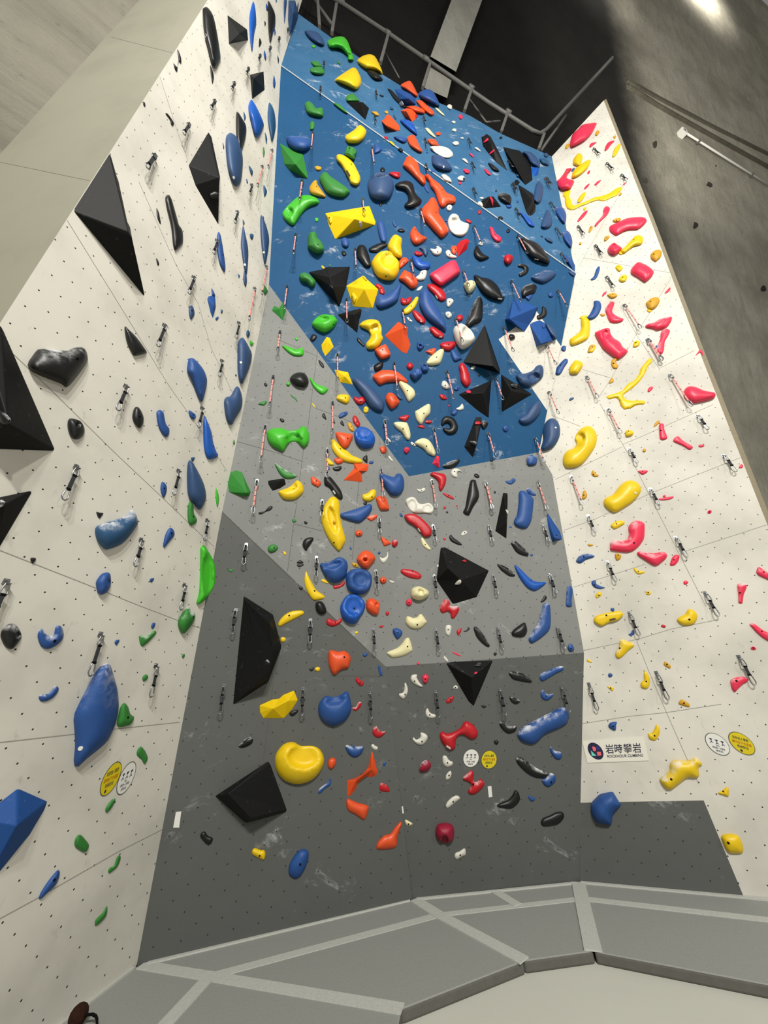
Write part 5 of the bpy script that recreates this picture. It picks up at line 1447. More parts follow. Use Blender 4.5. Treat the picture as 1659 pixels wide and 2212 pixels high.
def build_hold(c, typ, px, opt, label):
    ctr = (sum(p[0] for p in px) / len(px), sum(p[1] for p in px) / len(px))
    pl = PLANES[opt['f']] if 'f' in opt and opt['f'] in PLANES else (PL_D if opt.get('f') == 'W' else facet(ctr))
    pxa = abs(sum(px[i - 1][0] * px[i][1] - px[i][0] * px[i - 1][1] for i in range(len(px)))) / 2
    if typ != 'f':
        for hh in HOLDS:      # small holds that are screwed onto a volume or a big hold
            if hh['pxa'] * (.3 if hh['typ'] == 'f' else .1) > pxa and inside(ctr, hh['px']):
                X, nn = hh['surf'](ctr)
                tt = nn.orthogonal(); pl0 = pl
                pl = Plane(X, X + tt, X + nn.cross(tt), pl0.name)
                if abs((X - EYE).normalized().dot(pl.n)) < .2: pl = pl0
                break
    Q2 = [pl.uv(pl.hit(p)) for p in px]
    ar = sum(Q2[i - 1].x * Q2[i].y - Q2[i].x * Q2[i - 1].y for i in range(len(Q2))) / 2
    if ar < 0: Q2.reverse(); px = px[::-1]
    ar = abs(ar)
    vol = typ == 'f'
    name = 'climbing_volume' if vol else ('jug_hold' if typ == 'j' else ('foothold' if ar < .0045 else ('macro_hold' if ar > .018 else 'climbing_hold')))
    mat = hold_mat(c, 'w' in opt, vol)
    ndv = max(.22, abs((pl.pt(Q2[0]) - EYE).normalized().dot(pl.n)))
    V, Fc = [], []
    hmap = lambda q: 0
    if vol:
        ap = [(pl.uv(pl.hit(a[:2])), a[2]) for a in opt['a']]
        size = math.sqrt(ar)
        aps = []
        for (q, k), a in zip(ap, opt['a']):
            h = min(.10 * k * 1.0, size * .45) * (.6 + .4 * ndv) * (1 if size > .25 else .8)
            # the ridge point is where its ray meets the lifted plane
            aps.append((pl.hit(a[:2], h), q, h))
        n = len(Q2)
        V = [pl.pt(q) for q in Q2] + [a[0] for a in aps]
        near = [min(range(len(aps)), key=lambda j: (aps[j][1] - q).length) for q in Q2]
        for i in range(n):
            j = (i + 1) % n
            if near[i] == near[j]: Fc.append((i, j, n + near[i]))
            else: Fc.append((i, j, n + near[j])); Fc.append((i, n + near[j], n + near[i]))
        if len(aps) > 2:  # close an interior polygon of ridge points
            Fc.append(tuple(n + k for k in range(len(aps))))
        Fc.append(tuple(range(n - 1, -1, -1)))
        smooth = False
    else:
        P = smooth_outline(Q2, 20 if ar < .002 else (30 if ar < .02 else 44))
        x0, x1 = min(q.x for q in P), max(q.x for q in P); y0, y1 = min(q.y for q in P), max(q.y for q in P)
        # widest inscribed distance
        best = 0
        G = 14
        for i in range(1, G):
            for j in range(1, G):
                q = Vector((x0 + (x1 - x0) * i / G, y0 + (y1 - y0) * j / G))
                if in_poly(q, P): best = max(best, dist_poly(q, P))
        dm = best or math.sqrt(ar) * .3
        hk = opt.get('h', .45)
        H = min(dm * hk * 1.7, .16) * (.45 + .55 * min(1, ndv * 1.4))
        sc_ = [( pl.uv(pl.hit(s[:2])), s) for s in opt.get('s', [])]
        scoops = []
        for q, s in sc_:
            e1 = pl.uv(pl.hit((s[0] + s[2] * math.cos(s[4]), s[1] + s[2] * math.sin(s[4])))) - q
            e2 = pl.uv(pl.hit((s[0] - s[3] * math.sin(s[4]), s[1] + s[3] * math.cos(s[4])))) - q
            det = e1.x * e2.y - e1.y * e2.x
            scoops.append((q, e1, e2, det))
        def hmap(q, d=None):
            if d is None: d = dist_poly(q, P)
            x = min(1, d / dm)
            if typ == 'l': x = min(1, x * 2.2); f = math.sqrt(max(0, 1 - (1 - x) ** 2)) * (.93 + .07 * min(1, d / dm))
            else: f = math.sqrt(max(0, 1 - (1 - x) ** 2)) * .85 + x * .15
            h = H * f
            for sq, e1, e2, det in scoops:
                r = q - sq
                u = (r.x * e2.y - r.y * e2.x) / det; v = (e1.x * r.y - e1.y * r.x) / det
                e = math.sqrt(u * u + v * v)
                if e < 1.15:
                    k = 1 - min(1, e / 1.15) ** 6
                    h *= 1 - .72 * k
            return h
        pts = list(P); hs = [0.0] * len(P)
        n = len(P)
        nr = []
        for i in range(n):
            t = (P[(i + 1) % n] - P[i - 1]); t = t.normalized() if t.length else Vector((1, 0))
            nr.append(Vector((-t.y, t.x)))
        for off in (.06, .2, .42):
            for i in range(n):
                q = P[i] + nr[i] * dm * off
                if in_poly(q, P):
                    d = dist_poly(q, P)
                    if d > dm * off * .8: pts.append(q); hs.append(None)
        step = dm / (3.0 if not scoops else 7.0)
        if ar < .002: step = dm / 2
        step = max(step, math.sqrt(ar / (220 if not scoops else 500)))
        y = y0; row = 0
        while y < y1:
            x = x0 + (step / 2 if row % 2 else 0)
            while x < x1:
                q = Vector((x, y))
                if in_poly(q, P):
                    d = dist_poly(q, P)
                    if d > dm * .55: pts.append(q); hs.append(None)
                x += step
            y += step * .866; row += 1
        edges = [(i, (i + 1) % n) for i in range(n)]
        try:
            vo, eo, fo, ov, oe, of = delaunay_2d_cdt(pts, edges, [], 1, 1e-7)
        except Exception as ex:
            print('cdt fail', label, ex); return
        bs = set()
        for i, src in enumerate(ov):
            if any(s < n for s in src): bs.add(i)
        for i, q in enumerate(vo):
            V.append(pl.pt(q) if i in bs else lift(pl, q, hmap(q)))
        Fc = [tuple(f) for f in fo]
        smooth = True
    org = pl.pt(sum(Q2, Vector((0, 0))) / len(Q2))
    o = make_obj(name, V, Fc, mat, origin=org, smooth=smooth)
    # orient the faces outward from the wall
    if o.data.polygons:
        s = sum(p.normal.dot(pl.n) * p.area for p in o.data.polygons if not (vol and len(p.vertices) == len(Q2) and p.index == len(o.data.polygons) - 1))
        if s < 0: o.data.flip_normals()
    if vol:
        fix_normals(o)
        bv = o.modifiers.new('softened_edges', 'BEVEL'); bv.width = .006; bv.segments = 2
    surf = (lambda q: lift(pl, q, hmap(q))) if not vol else None
    def on_surface(p):
        """point on the hold where the sight line through pixel p meets it, and the local normal"""
        if vol:
            d = ray(p); bestt = None
            for f in o.data.polygons:
                vs = [o.data.vertices[i].co + org for i in f.vertices]
                if f.normal.dot(d) > 0: continue
                den = d.dot(f.normal)
                if abs(den) < 1e-9: continue
                t = (vs[0] - EYE).dot(f.normal) / den; X = EYE + d * t
                if bestt is None or t < bestt[0]:
                    c_ = sum(vs, Vector()) / len(vs)
                    if all(((vs[k] - vs[k - 1]).cross(X - vs[k - 1])).dot(f.normal) >= -1e-6 for k in range(len(vs))): bestt = (t, X, f.normal.copy())
            return (bestt[1], bestt[2]) if bestt else (pl.hit(p, .02), pl.n)
        q = pl.uv(pl.hit(p)); h = hmap(q)
        for _ in range(3):   # sight line slides on the relief
            q = pl.uv(pl.hit(p, h * (1 - SKEW) if SKEW < 1 else 0)); h = hmap(q)
        e = .004
        X = lift(pl, q, h); nx = (lift(pl, q + Vector((e, 0)), hmap(q + Vector((e, 0)))) - X).cross(lift(pl, q + Vector((0, e)), hmap(q + Vector((0, e)))) - X)
        if nx.length < 1e-12: return X, pl.n
        nx.normalize()
        if nx.dot(pl.n) < 0: nx = -nx
        return X, nx
    def disc(nm, p, r, mat_, h=.003):
        X, nn = on_surface(p)
        t = nn.orthogonal().normalized(); b = nn.cross(t)
        vs = [X + nn * h + (t * math.cos(a) + b * math.sin(a)) * r for a in [2 * math.pi * k / 10 for k in range(10)]]
        vs += [v - nn * (h + .004) for v in vs]
        fs = [tuple(range(10))] + [(i, i + 10, (i + 1) % 10 + 10, (i + 1) % 10) for i in range(10)]
        return make_obj(nm, vs, fs, mat_, parent=o)
    for p in opt.get('b', []): disc('bolt_hole', p, .007 if ar < .01 else .009, M_DARK, .002)
    for p in opt.get('t', []):
        if p[2] <= 26: disc('bolt_cap', p, .014 if ar < .2 else .03, M_LABEL)
    for p in opt.get('l', []):
        X, nn = on_surface(p)
        d2 = ray((p[0] + p[2] * math.cos(p[4]), p[1] + p[2] * math.sin(p[4])))
        t_ = (X - EYE).dot(nn) / d2.dot(nn); e1 = EYE + d2 * t_ - X
        if e1.length > .15 or e1.length < 1e-4: e1 = e1.normalized() * .05 if e1.length else pl.u * .04
        e2 = nn.cross(e1).normalized() * max(.008, e1.length * .22)
        v, f = box(X + nn * .003, e1, e2, nn * .003)
        lb = make_obj('maker_label', v, f, M_LABELD if c == 'y' else M_LABEL, parent=o)
    HOLDS.append(dict(o=o, c=c, typ=typ, ar=ar, ctr=ctr, px=px, label=label, pl=pl.name, chalk='w' in opt, name=name, pxa=pxa, surf=on_surface))

def num(s): return [float(x) for x in s.split(',')]
cx0 = cy0 = 0; S = 1; SPECS = []
for line in DATA.strip().split('\n'):
    line = line.strip()
    if not line: continue
    if line[0] == '@':
        a, b, w = num(line[1:].replace(' ', ',')); cx0, cy0, S = a, b, w / 1659; continue
    T = lambda x, y: (cx0 + x * S, cy0 + y * S)
    if line[0] == 'Q':
        _, a, b, k = line.split(); DRAWS.append((T(*num(a)), T(*num(b)), k)); continue
    label = ''
    if '#' in line: line, label = line.split('#', 1)
    body, _, os_ = line.partition('|')
    tk = body.split(); c, typ = tk[0], tk[1]
    px = [T(*num(t)) for t in tk[2:]]
    opt = {}
    for e in [x.strip() for x in os_.replace('|', ';').split(';') if x.strip()]:
        k, r = e[0], e[1:].strip()
        if k in 'bhtslaf' and k not in ('h', 'f'): pass
        if k == 'h':
            try: opt['h'] = float(r)
            except ValueError: pass
        elif k == 'f': opt['f'] = r
        elif k == 'w': opt['w'] = True
        elif k == 'b': opt.setdefault('b', []).append(T(*num(r)))
        elif k == 't': v = num(r.replace(' ', ',')); opt.setdefault('t', []).append(T(v[0], v[1]) + (v[2],))
        elif k == 'a' or (k.isdigit() and 'a' in opt):
            if k.isdigit(): r = e
            v = num(r.replace(' ', ',')); opt.setdefault('a', []).append(T(v[0], v[1]) + (v[2],))
        elif k in 'sl':
            v = num(r.replace(' ', ',')); v += [0] * (5 - len(v))
            opt.setdefault(k, []).append(T(v[0], v[1]) + (v[2] * S, v[3] * S, math.radians(v[4])))
    SPECS.append((c, typ, px, opt, label.strip()))
SPECS.sort(key=lambda s: 0 if s[1] == 'f' else (1 if s[1] == 'j' else 2))
for s in SPECS: build_hold(*s)

# ------------------------------------------------------------------ quickdraws
def link_loop(c, u, v, w, l, r):
    """a D-shaped steel loop centred on c, long axis v"""
    pts = []
    for k in range(14):
        a = 2 * math.pi * k / 14
        sx_ = math.cos(a) * w * (1.0 if math.sin(a) < 0 else .75); sy = math.sin(a) * l
        pts.append(c + u * sx_ + v * sy)
    return tube(pts, r, 5, closed=True)
PROTO = {}
def draw_proto(kind, L):
    """hangs along -z from the origin, wall normal is -y side (towards the viewer is +y)"""
    root = bpy.data.objects.new('quickdraw', None); root.empty_display_size = .05; COL.objects.link(root)
    X, Y, Z = Vector((1, 0, 0)), Vector((0, 1, 0)), Vector((0, 0, 1))
    v, f = join([box(Vector((0, .0, .0)), X * .016, Y * .002, Z * .02), box(Vector((0, .018, -.018)), X * .013, Y * .018, Z * .002)])
    hg = make_obj('hanger', v, f, M_METAL, parent=root)
    v, f = tube([Vector((0, -.004, .004)), Vector((0, .014, .004))], .008, 6)
    make_obj('bolt', v, f, M_METAL, parent=hg)
    v, f = link_loop(Vector((0, .026, -.055)), X, Z, .020, .042, .0045)
    make_obj('carabiner', v, f, M_METAL, parent=root, smooth=True)
    a, b = -.085, -(L - .085)
    if kind == 's':
        v, f = box(Vector((0, .026, (a + b) / 2)), X * .011, Y * .004, Z * abs(a - b) / 2)
        sl = make_obj('sling', v, f, M_BLACKSL, parent=root)
        for zz in (a, b):
            v, f = box(Vector((0, .026, zz)), X * .013, Y * .006, Z * .008)
            make_obj('keeper_band', v, f, M_DARK, parent=sl)
    else:
        v, f = box(Vector((0, .026, (a + b) / 2)), X * .0075, Y * .003, Z * abs(a - b) / 2)
        sl = make_obj('sling', v, f, M_PINK, parent=root)
        n = 4
        v, f = join([box(Vector((0, .026, a + (b - a) * k / n)), X * .008, Y * .0035, Z * (.012 if k in (0, n) else .004)) for k in range(n + 1)])
        make_obj('stitching', v, f, M_DARK, parent=sl)
    v, f = link_loop(Vector((0, .026, b - .04)), X, Z, .021, .045, .0048)
    make_obj('carabiner', v, f, M_METAL, parent=root, smooth=True)
    PROTO[(kind, L)] = root
    return root
def copy_tree(o, parent=None):
    c = o.copy(); COL.objects.link(c); c.parent = parent
    for ch in o.children: copy_tree(ch, c)
    return c
used = set(); DR = []
for top, bot, kind in DRAWS:
    pl = facet(top)
    base = pl.hit(top)
    hor = Vector((pl.n.x, pl.n.y, 0)).normalized()
    want = math.hypot(bot[0] - top[0], bot[1] - top[1])
    best = None
    for i in range(1, 60):
        L = .02 * i
        e = base + hor * .03 + Vector((0, 0, -L)); p = project(e)
        d = abs(math.hypot(p[0] - top[0], p[1] - top[1]) - want)
        if best is None or d < best[0]: best = (d, L)
    L = best[1]
    L = max(.22, min(.34, L)) if kind == 's' else max(.42, min(.95, L))
    lens = (.24, .28, .32) if kind == 's' else (.45, .58, .72, .88)
    Lq = min(lens, key=lambda x: abs(x - L))
    key = (kind, Lq)
    if key not in PROTO: r = draw_proto(kind, Lq); 
    elif key in used: r = copy_tree(PROTO[key])
    used.add(key)
    if key in PROTO and r is None: r = PROTO[key]
    r.location = base
    r.rotation_euler = (0, 0, math.atan2(hor.y, hor.x) - math.pi / 2)
    DR.append(dict(o=r, ctr=((top[0] + bot[0]) / 2, (top[1] + bot[1]) / 2), top=top, kind=kind, pl=pl.name))

# ------------------------------------------------------------------ labels for holds and draws
WALLN = {'A': 'left white wall', 'B1': 'lower grey wall', 'B2': 'upper grey wall', 'C1': 'lower middle grey wall', 'C2': 'middle grey wall',
         'D': 'blue wall', 'E': 'top blue wall', 'F': 'right white wall', 'W': 'blue wall'}
def wall_phrase(h):
    x, y = h['ctr']
    return WALLN[h['pl']]
named = [h for h in HOLDS if h['label']]
def size_word(a): return 'tiny' if a < .0012 else 'small' if a < .006 else 'medium' if a < .025 else 'large'
def shape_word(h):
    xs = [p[0] for p in h['px']]; ys = [p[1] for p in h['px']]
    P = [Vector(p) for p in h['px']]
    # compactness and elongation in the image
    c = sum(P, Vector((0, 0))) / len(P)
    sxx = sum((p.x - c.x) ** 2 for p in P); syy = sum((p.y - c.y) ** 2 for p in P); sxy = sum((p.x - c.x) * (p.y - c.y) for p in P)
    tr = sxx + syy; df = math.sqrt((sxx - syy) ** 2 + 4 * sxy * sxy)
    el = math.sqrt((tr + df) / max(tr - df, 1e-6))
    if h['typ'] == 'f': return 'angular'
    if el > 2.4: return 'slim'
    if el > 1.6: return 'oblong'
    return 'round'
def rel(a, b):
    dx, dy = a[0] - b[0], a[1] - b[1]
    if abs(dx) > 2.2 * abs(dy): return 'right of' if dx > 0 else 'left of'
    if abs(dy) > 2.2 * abs(dx): return 'below' if dy > 0 else 'above'
    return ('lower' if dy > 0 else 'upper') + (' right of' if dx > 0 else ' left of')
import re
def short(lab):
    s = re.split(r',| under | right | left | from | right of | on | in | at | near | beside | below | above | hanging | crossing | touching | sticking | with | by | next | over | of | cut | overlapping ', lab)[0]
    return s.strip()
cnt = {}
for h in named: cnt[short(h['label'])] = cnt.get(short(h['label']), 0) + 1
for h in named: h['short'] = short(h['label'])
land = [h for h in named if cnt[h['short']] == 1 and len(h['short'].split()) <= 6]
all_labels = set()
CATN = {'climbing_volume': 'climbing volume', 'jug_hold': 'jug', 'foothold': 'foothold', 'macro_hold': 'large climbing hold', 'climbing_hold': 'climbing hold'}
def setlab(o, s, cat, group):
    all_labels.add(s); tag(o, s, cat, group)
for h in named:
    s = h['label']
    if 'wall' not in s and ' on the ' not in s and len(s.split()) <= 11: s += ' on the ' + wall_phrase(h)
    if len(s.split()) < 4: s += ' hold'
    s = s.replace('hold on the', 'hold, on the') if False else s
    setlab(h['o'], s, CATN[h['name']], None)
def unique_label(stem, ctr, skip=None):
    cand = sorted([l for l in land if l['o'] is not skip], key=lambda l: (l['ctr'][0] - ctr[0]) ** 2 + (l['ctr'][1] - ctr[1]) ** 2)
    for l in cand[:5]:
        s = '%s %s %s' % (stem, rel(ctr, l['ctr']), l['short'])
        if s not in all_labels and len(s.split()) <= 16: return s
    for i in range(3):
        for j in range(i + 1, 7):
            s = '%s between %s and %s' % (stem, cand[i]['short'], cand[j]['short'])
            if s not in all_labels and len(s.split()) <= 16: return s
    s = '%s %s %s' % (stem, rel(ctr, cand[0]['ctr']), cand[0]['short'])
    return s
for h in HOLDS:
    if not h['label']:
        kindw = 'volume' if h['typ'] == 'f' else 'hold'
        s = unique_label('%s %s %s %s' % (size_word(h['ar']), CNAME[h['c']], shape_word(h), kindw), h['ctr'])
        setlab(h['o'], s, CATN[h['name']], None)
    h['o']['group'] = '%s %s on the %s' % ({'B': 'blue', 's': 'blue', 'c': 'blue', 'G': 'green', 'W': 'white', 'p': 'red'}.get(h['c'], CNAME[h['c']]), 'volumes' if h['typ'] == 'f' else 'holds', wall_phrase(h))
for d in DR:
    stem = 'long pink quickdraw' if d['kind'] == 'l' else 'short black quickdraw'
    s = unique_label(stem + ' hanging', d['top'])
    setlab(d['o'], s, 'quickdraw', ('long pink' if d['kind'] == 'l' else 'short black') + ' quickdraws on the ' + WALLN[d['pl']])

# ------------------------------------------------------------------ signs and stickers on the walls
FONT = bpy.data.fonts.get('Bfont') 
def text_tris(s, bold=0.0):
    cu = bpy.data.curves.new('t', 'FONT'); cu.body = s; cu.align_x = 'LEFT'; cu.resolution_u = 3; cu.offset = bold
    ob = bpy.data.objects.new('t', cu); COL.objects.link(ob)
    bpy.context.view_layer.update()
    me = bpy.data.meshes.new_from_object(ob.evaluated_get(bpy.context.evaluated_depsgraph_get()))
    V = [v.co.copy() for v in me.vertices]; Fc = [tuple(p.vertices) for p in me.polygons]
    bpy.data.objects.remove(ob); bpy.data.curves.remove(cu); bpy.data.meshes.remove(me)
    if not V: return [], []
    x0 = min(v.x for v in V); x1 = max(v.x for v in V); y0 = min(v.y for v in V); y1 = max(v.y for v in V)
    return [((v.x - x0) / (x1 - x0 or 1), (v.y - y0) / (y1 - y0 or 1)) for v in V], Fc
def quad_map(quad):   # quad px: TL, TR, BR, BL ; (u,v) v up
    TL, TR, BR, BL = [Vector(q) for q in quad]
    return lambda u, v: tuple((BL * (1 - u) + BR * u) * (1 - v) + (TL * (1 - u) + TR * u) * v)
def put_text(name, s, pl, M, box_, h, mat, parent, bold=0.0):
    V2, Fc = text_tris(s, bold)
    u0, v0, u1, v1 = box_
    V = [pl.hit(M(u0 + (u1 - u0) * a, v0 + (v1 - v0) * b), h) for a, b in V2]
    if V: return make_obj(name, V, Fc, mat, parent=parent)
def poly_on(name, pl, pts2, M, h, mat, parent=None, thick=0.0):
    V = [pl.hit(M(*p), h) for p in pts2]
    n = len(V)
    Fc = [tuple(range(n))]
    if thick:
        V += [v - pl.n * thick for v in V]; Fc += [tuple(range(2 * n - 1, n - 1, -1))] + [(i, i + n, (i + 1) % n + n, (i + 1) % n) for i in range(n)]
    o = make_obj(name, V, Fc, mat, parent=parent, origin=(sum(V, Vector()) / len(V)) if parent is None else None)
    return o
M_INK = plain('ink_navy', '1b1a3a', .7)
M_BANNER = plain('banner_white', 'd8d5c9', .6)
M_CORAL = plain('logo_coral', 'e0636c', .6); M_MINT = plain('logo_mint', '67c9b4', .6); M_INDIGO = plain('logo_indigo', '2c2770', .6)
M_SIGNY = plain('sign_yellow', 'c9b70f', .6); M_SIGNW = plain('sign_white', 'd5d5cf', .6); M_RED = plain('ink_red', 'b4420f', .7); M_RIM = plain('sign_rim', '4c4c40', .7)
bq = quad_map([(1257.8, 1601), (1389.8, 1590.5), (1402, 1643), (1268.6, 1648)])
bn = poly_on('banner', PL_F, [(0, 0), (1, 0), (1, 1), (0, 1)], bq, .006, M_BANNER, thick=.005)
tag(bn, 'white rectangular sign reading ROCKHOUR CLIMBING with a round navy logo', 'sign')
circ = lambda cx, cy, rx, ry, n=28: [(cx + rx * math.cos(2 * math.pi * k / n), cy + ry * math.sin(2 * math.pi * k / n)) for k in range(n)]
# place by pixel inside the banner: identity map
ID = lambda u, v: (u, v)
cz = lambda x, y: (1180 + x * 300 / 1659, 1440 + y * 300 / 1659)
lg = poly_on('logo_disc', PL_F, [cz(589 + 92 * math.cos(a) + 22 * math.sin(a), 1009 + 100 * math.sin(a) + 18 * math.cos(a)) for a in [2 * math.pi * k / 28 for k in range(28)]], ID, .008, M_INK, bn)
poly_on('logo_shape', PL_F, [cz(*p) for p in [(532, 1002), (602, 1066), (545, 1066)]], ID, .0095, M_MINT, lg)
poly_on('logo_shape', PL_F, [cz(*p) for p in [(603, 1016), (650, 1018), (658, 1060), (612, 1064)]], ID, .0095, M_CORAL, lg)
poly_on('logo_shape', PL_F, [cz(*p) for p in [(548, 958), (562, 952), (590, 968), (596, 998), (580, 1012), (560, 1005)]], ID, .0095, M_CORAL, lg)
poly_on('logo_shape', PL_F, [cz(*p) for p in [(590, 952), (634, 950), (642, 990), (604, 996)]], ID, .0095, M_INDIGO, lg)
def px_quad(a, b, c, d): return quad_map([cz(*a), cz(*b), cz(*c), cz(*d)])
put_text('lettering', '岩時', PL_F, px_quad((700, 928), (905, 925), (912, 1030), (718, 1040)), (0, 0, 1, 1), .009, M_INK, bn, .006)
put_text('lettering', '攀岩', PL_F, px_quad((915, 922), (1125, 910), (1138, 1028), (930, 1032)), (0, 0, 1, 1), .009, M_INK, bn)
put_text('lettering', 'ROCKHOUR CLIMBING', PL_F, px_quad((727, 1055), (1155, 1042), (1158, 1074), (735, 1088)), (0, 0, 1, 1), .009, M_INK, bn, .004)

def figure_polys(cx, cy, s):
    """a little climber with raised arms, as thin quads"""
    L = [((0, .15), (0, -.25)), ((0, .1), (-.28, .38)), ((0, .1), (.28, .38)), ((0, -.22), (-.26, -.55)), ((0, -.22), (.28, -.45))]
    out = [[(cx + s * .13 * math.cos(a), cy + s * (.33 + .13 * math.sin(a))) for a in [2 * math.pi * k / 8 for k in range(8)]]]
    for a, b in L:
        a, b = Vector(a), Vector(b); t = (b - a).normalized() * .06; nn = Vector((-t.y, t.x))
        out.append([(cx + s * p.x, cy + s * p.y) for p in (a + nn, b + nn, b - nn, a - nn)])
    return out
def sticker(pl, c, ax, ay, kind, lab):
    """c centre px; ax, ay px vectors of the half axes (x right, y up)"""
    M = lambda u, v: (c[0] + ax[0] * u + ay[0] * v, c[1] + ax[1] * u + ay[1] * v)
    o = poly_on('round_sticker', pl, circ(0, 0, 1, 1, 36), M, .004, M_RIM, thick=.003)
    fc = poly_on('sticker_face', pl, circ(0, 0, .95, .95, 36), M, .0055, M_SIGNY if kind == 'y' else M_SIGNW, o)
    if kind == 'y':
        put_text('lettering', '如有他人攀爬', pl, M, (-.62, .28, .62, .56), .007, M_INK, o)
        put_text('lettering', '請勿在下方逗留', pl, M, (-.74, -.10, .74, .16), .007, M_RED, o)
        put_text('lettering', '感謝配合', pl, M, (-.45, -.46, .45, -.20), .007, M_INK, o)
        poly_on('logo_mark', pl, circ(-.22, -.70, .10, .12, 12), M, .007, M_INK, o)
    else:
        V, Fc = [], []
        for k in (-.48, 0, .48):
            for q in figure_polys(k, .22, .46):
                b = len(V); V += [pl.hit(M(*p), .007) for p in q]; Fc.append(tuple(range(b, b + len(q))))
        make_obj('climber_figures', V, Fc, M_INK, parent=o)
        put_text('lettering', '攀爬', pl, M, (-.14, -.22, .14, -.10), .007, M_INK, o)
        put_text('lettering', '同時第一次攀爬', pl, M, (-.52, -.48, .52, -.28), .007, M_INK, o)
        put_text('lettering', '請告知', pl, M, (-.30, -.74, .30, -.55), .007, M_INK, o)
    tag(o, lab, 'sticker', 'round notice stickers')
sticker(PL_A, (239.5, 1682.5), (20.5, -10), (11, -36), 'y', 'yellow oval notice sticker on the left white wall')
sticker(PL_A, (273, 1681), (18.5, -9), (10, -35), 'w', 'white sticker with three climbing figures on the left white wall')
sticker(PL_C1, (1017.5, 1637.7), (17.3, 0), (1.5, -20), 'w', 'white round sticker with climbing figures on the grey wall')
sticker(PL_C1, (1056.5, 1641), (17, 0), (1, -20), 'y', 'yellow round notice sticker on the grey wall beside the white one')
sticker(PL_F, (1550, 1607.5), (26, 7), (-7, -23.5), 'w', 'white oval sticker with climbing figures on the right white wall')
sticker(PL_F, (1602.5, 1606), (28, 8), (-8, -24), 'y', 'yellow oval notice sticker on the right white wall')
def paper(pl, q, lab):
    o = poly_on('paper_tag', pl, [(0, 0), (1, 0), (1, 1), (0, 1)], quad_map(q), .003, M_LABEL, thick=.002)
    tag(o, lab, 'paper tag', 'small paper tags')
paper(PL_B1, [(380, 1754), (391.5, 1753), (387, 1788), (374, 1788)], 'small upright paper tag low on the grey wall by the left corner')
paper(PL_B1, [(864.5, 1742.5), (871.5, 1741.5), (873.5, 1757), (866.5, 1757.5)], 'tiny paper tag on the grey crease above the mats')
paper(PL_C1, [(1053.5, 1699), (1061.5, 1698), (1063.5, 1721.5), (1056, 1722.5)], 'small paper tag right of the red hourglass hold')

# ------------------------------------------------------------------ pipework on top of the wall, beam, conduit
rail_h = .25
def at_rim(p, h): return PL_E.hit(p, -h)
def pipe(name, pts, r, mat, lab, cat, children=()):
    c = sum(pts, Vector()) / len(pts)
    v, f = tube(pts, r, 10)
    o = make_obj(name, v, f, mat, origin=pts[0], smooth=True)
    tag(o, lab, cat); return o
bend = at_rim((1172, 288), .2)
wallend = PL_S.hit((1322, 128))
de = (wallend - bend)
rail_pts = [at_rim((640, -45), .2), at_rim((740, 8), .2), at_rim((838, 72), .2), at_rim((1055, 222), .2), at_rim((1150, 282), .2), at_rim((1166, 289), .2), at_rim((1180, 280), .36)]
turn_end = EYE + ray((1322, 126)) * ((rail_pts[-1] - EYE).length / ray((1180, 280)).length * 1.06)
rail = pipe('overhead_pipe', rail_pts + [turn_end], .04, M_PIPE, 'long grey overhead pipe running behind the top edge of the blue wall', 'pipe')
for i, p in enumerate([(738, 5), (838, 72), (920, 128), (1018, 190), (1098, 243)]):
    A = at_rim(p, .2); d = (at_rim((p[0] + 3, p[1] + 2), .2) - A).normalized()
    v, f = tube([A - d * .06, A + d * .06], .052, 10)
    make_obj('coupling', v, f, M_PIPE, parent=rail, smooth=True)
POST = [((838, 78), (822, 136)), ((930, 135), (913, 190)), ((1018, 195), (1003, 240)), ((1096, 245), (1082, 286)), ((1175, 290), (1163, 323)), ((727, 10), (717, 72)), ((686, 0), (690, 58))]
for i, (a, b) in enumerate(POST):
    A = at_rim(a, .19); B = at_rim(b, .10)
    t = (B - A).normalized(); w = PL_E.u - t * PL_E.u.dot(t); w.normalize()
    v, f = box((A + B) / 2, t * ((B - A).length / 2), w * .028, t.cross(w) * .028)
    o = make_obj('steel_post', v, f, M_PIPE, origin=B)
    tag(o, ['second steel post under the overhead pipe, above the yellow fins', 'steel post in front of the pale beam', 'steel post right of the pale beam', 'steel post above the dark shard volumes',
            'steel post nearest the right-hand wall', 'leftmost upright steel post under the pipe', 'steel post in the upper left corner by the white wall'][i], 'post', 'steel posts behind the blue wall top')
def strut(a, b, ha, hb, r, lab):
    o = pipe('diagonal_strut', [at_rim(a, ha), at_rim(b, hb)], r, M_PIPE, lab, 'strut')
strut((678, 0), (716, 52), .34, .3, .035, 'diagonal steel strut at the upper left of the blue wall')
strut((1012, 212), (1050, 264), .45, .45, .02, 'thin diagonal strut behind the third post')
strut((1050, 264), (1080, 262), .45, .45, .02, 'thin level strut behind the fourth post')
strut((1222, 250), (1168, 326), .5, .3, .03, 'thin bent strut below the pipe by the right-hand wall')
strut((833, 115), (862, 168), .45, .4, .015, 'thin diagonal strut behind the second post')
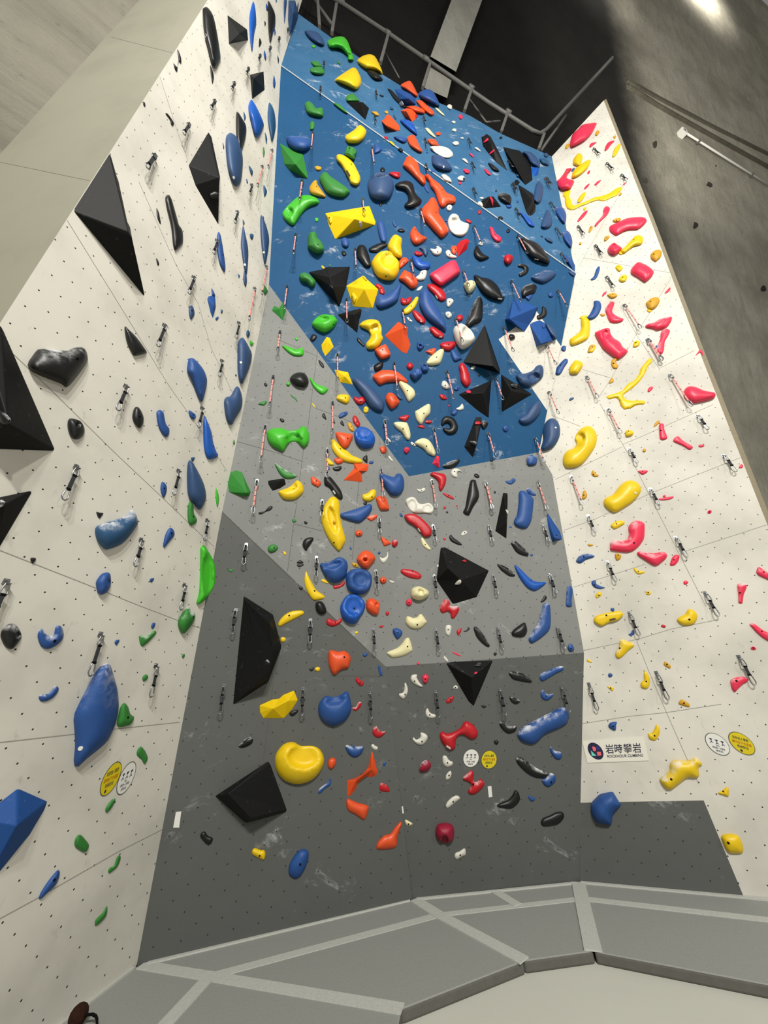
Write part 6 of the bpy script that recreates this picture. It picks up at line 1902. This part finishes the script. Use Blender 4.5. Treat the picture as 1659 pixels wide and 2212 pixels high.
# pale concrete beam crossing the dark slab
M_BEAM = concrete('pale_beam_concrete', 'b3b2a9', '96958b')
def beam(name, q, h0, h1, lab):
    V = [PL_S.hit(p, h) for p in q for h in (h0, h1)]
    Fc = [(0, 2, 4, 6), (1, 7, 5, 3), (0, 1, 3, 2), (2, 3, 5, 4), (4, 5, 7, 6), (6, 7, 1, 0)]
    o = make_obj(name, V, Fc, M_BEAM, uvs=[(v.x, v.z) for v in V], origin=sum(V, Vector()) / 8); fix_normals(o)
    tag(o, lab, 'beam', 'pale concrete beam pieces'); return o
beam('concrete_beam', [(930, 122), (990, -40), (1058, -45), (985, 155)], 0.0, .5, 'long pale concrete beam crossing the dark ceiling')
beam('concrete_beam', [(917, 190), (930, 138), (977, 166), (966, 212)], 0.0, .3, 'short pale concrete beam end below the overhead pipe')
# conduit with its junction box on the right concrete
jb = PL_S.hit((1474, 287), .1)
w1 = dS * .13
v, f = box(jb, dS * .13, PL_S.v * .11, PL_S.n * .10)
jbx = make_obj('junction_box', v, f, M_LABEL, origin=jb)
tag(jbx, 'small pale junction box at the end of the conduit on the concrete', 'box')
v, f = box(jb + PL_S.n * .102, dS * .05, PL_S.v * .05, PL_S.n * .004); make_obj('socket_face', v, f, M_PIPE, parent=jbx)
cd = pipe('conduit_pipe', [PL_S.hit((1481, 287), .1), PL_S.hit((1570, 343), .1), PL_S.hit((1680, 412), .1)], .032, M_LABEL, 'straight white conduit pipe on the right concrete slab', 'pipe')
for p in [(1509, 305), (1624, 377)]:
    A = PL_S.hit(p, .1); v, f = box(A, dS * .03, PL_S.v * .06, PL_S.n * .07); make_obj('clip', v, f, M_PIPE, parent=cd)
# wash lights aimed at the concrete slab
for q, e, hh in (((1290, -30), 450, 2.2), ((1502, -30), 3000, 2.6)):
    T_ = PL_S.hit(q); spot('wash_light', T_ + PL_S.n * hh, T_, 120, e, 1.0, size=.03)
area('slab_light', (9, -6, 7), (10, 5, 9), 1.0, 650)  # unseen fill, added only to brighten the concrete
spot('slab_light', EYE + ray((1700, -420)).normalized() * 10, PL_S.hit((1570, 60)), 70, 15000, 1.0, size=.3)  # second added fill, out of view, lifts the upper slab

# ------------------------------------------------------------------ furry chalk bag at the bottom edge
bc = on_floor((163, 2222)) + Vector((0, 0, .0))
bs = (bc - EYE).length / FOC
V, Fc = [], []
R_ = .05
for i in range(9):
    th = math.pi * i / 8
    for k in range(16):
        a = 2 * math.pi * k / 16
        V.append(bc + Vector((R_ * math.sin(th) * math.cos(a), R_ * math.sin(th) * math.sin(a), .11 - .11 * math.cos(th) * -1 if False else .05 + .05 * math.cos(th))))
for i in range(8):
    for k in range(16): Fc.append((i * 16 + k, (i + 1) * 16 + k, (i + 1) * 16 + (k + 1) % 16, i * 16 + (k + 1) % 16))
M_FUR = plain('dark_brown_fleece', '1c110c', .95, .1, 0, 60, .8, '3a2318')
bag = make_obj('chalk_bag', V, Fc, M_FUR, origin=bc, smooth=True)
tag(bag, 'dark brown furry chalk bag at the bottom left frame edge', 'chalk bag')
sp_ = [(172, 2205), (180, 2197), (190, 2192), (200, 2191), (207, 2195), (210, 2203), (209, 2216)]
base_d = (bc + Vector((0, 0, .06)) - EYE).length
spts = []
for i, p in enumerate(sp_):
    d = ray(p).normalized(); spts.append(EYE + d * base_d * (1.0 - .004 * i))
v, f = tube(spts, .007, 6); make_obj('strap_loop', v, f, M_DARK, parent=bag, smooth=True)
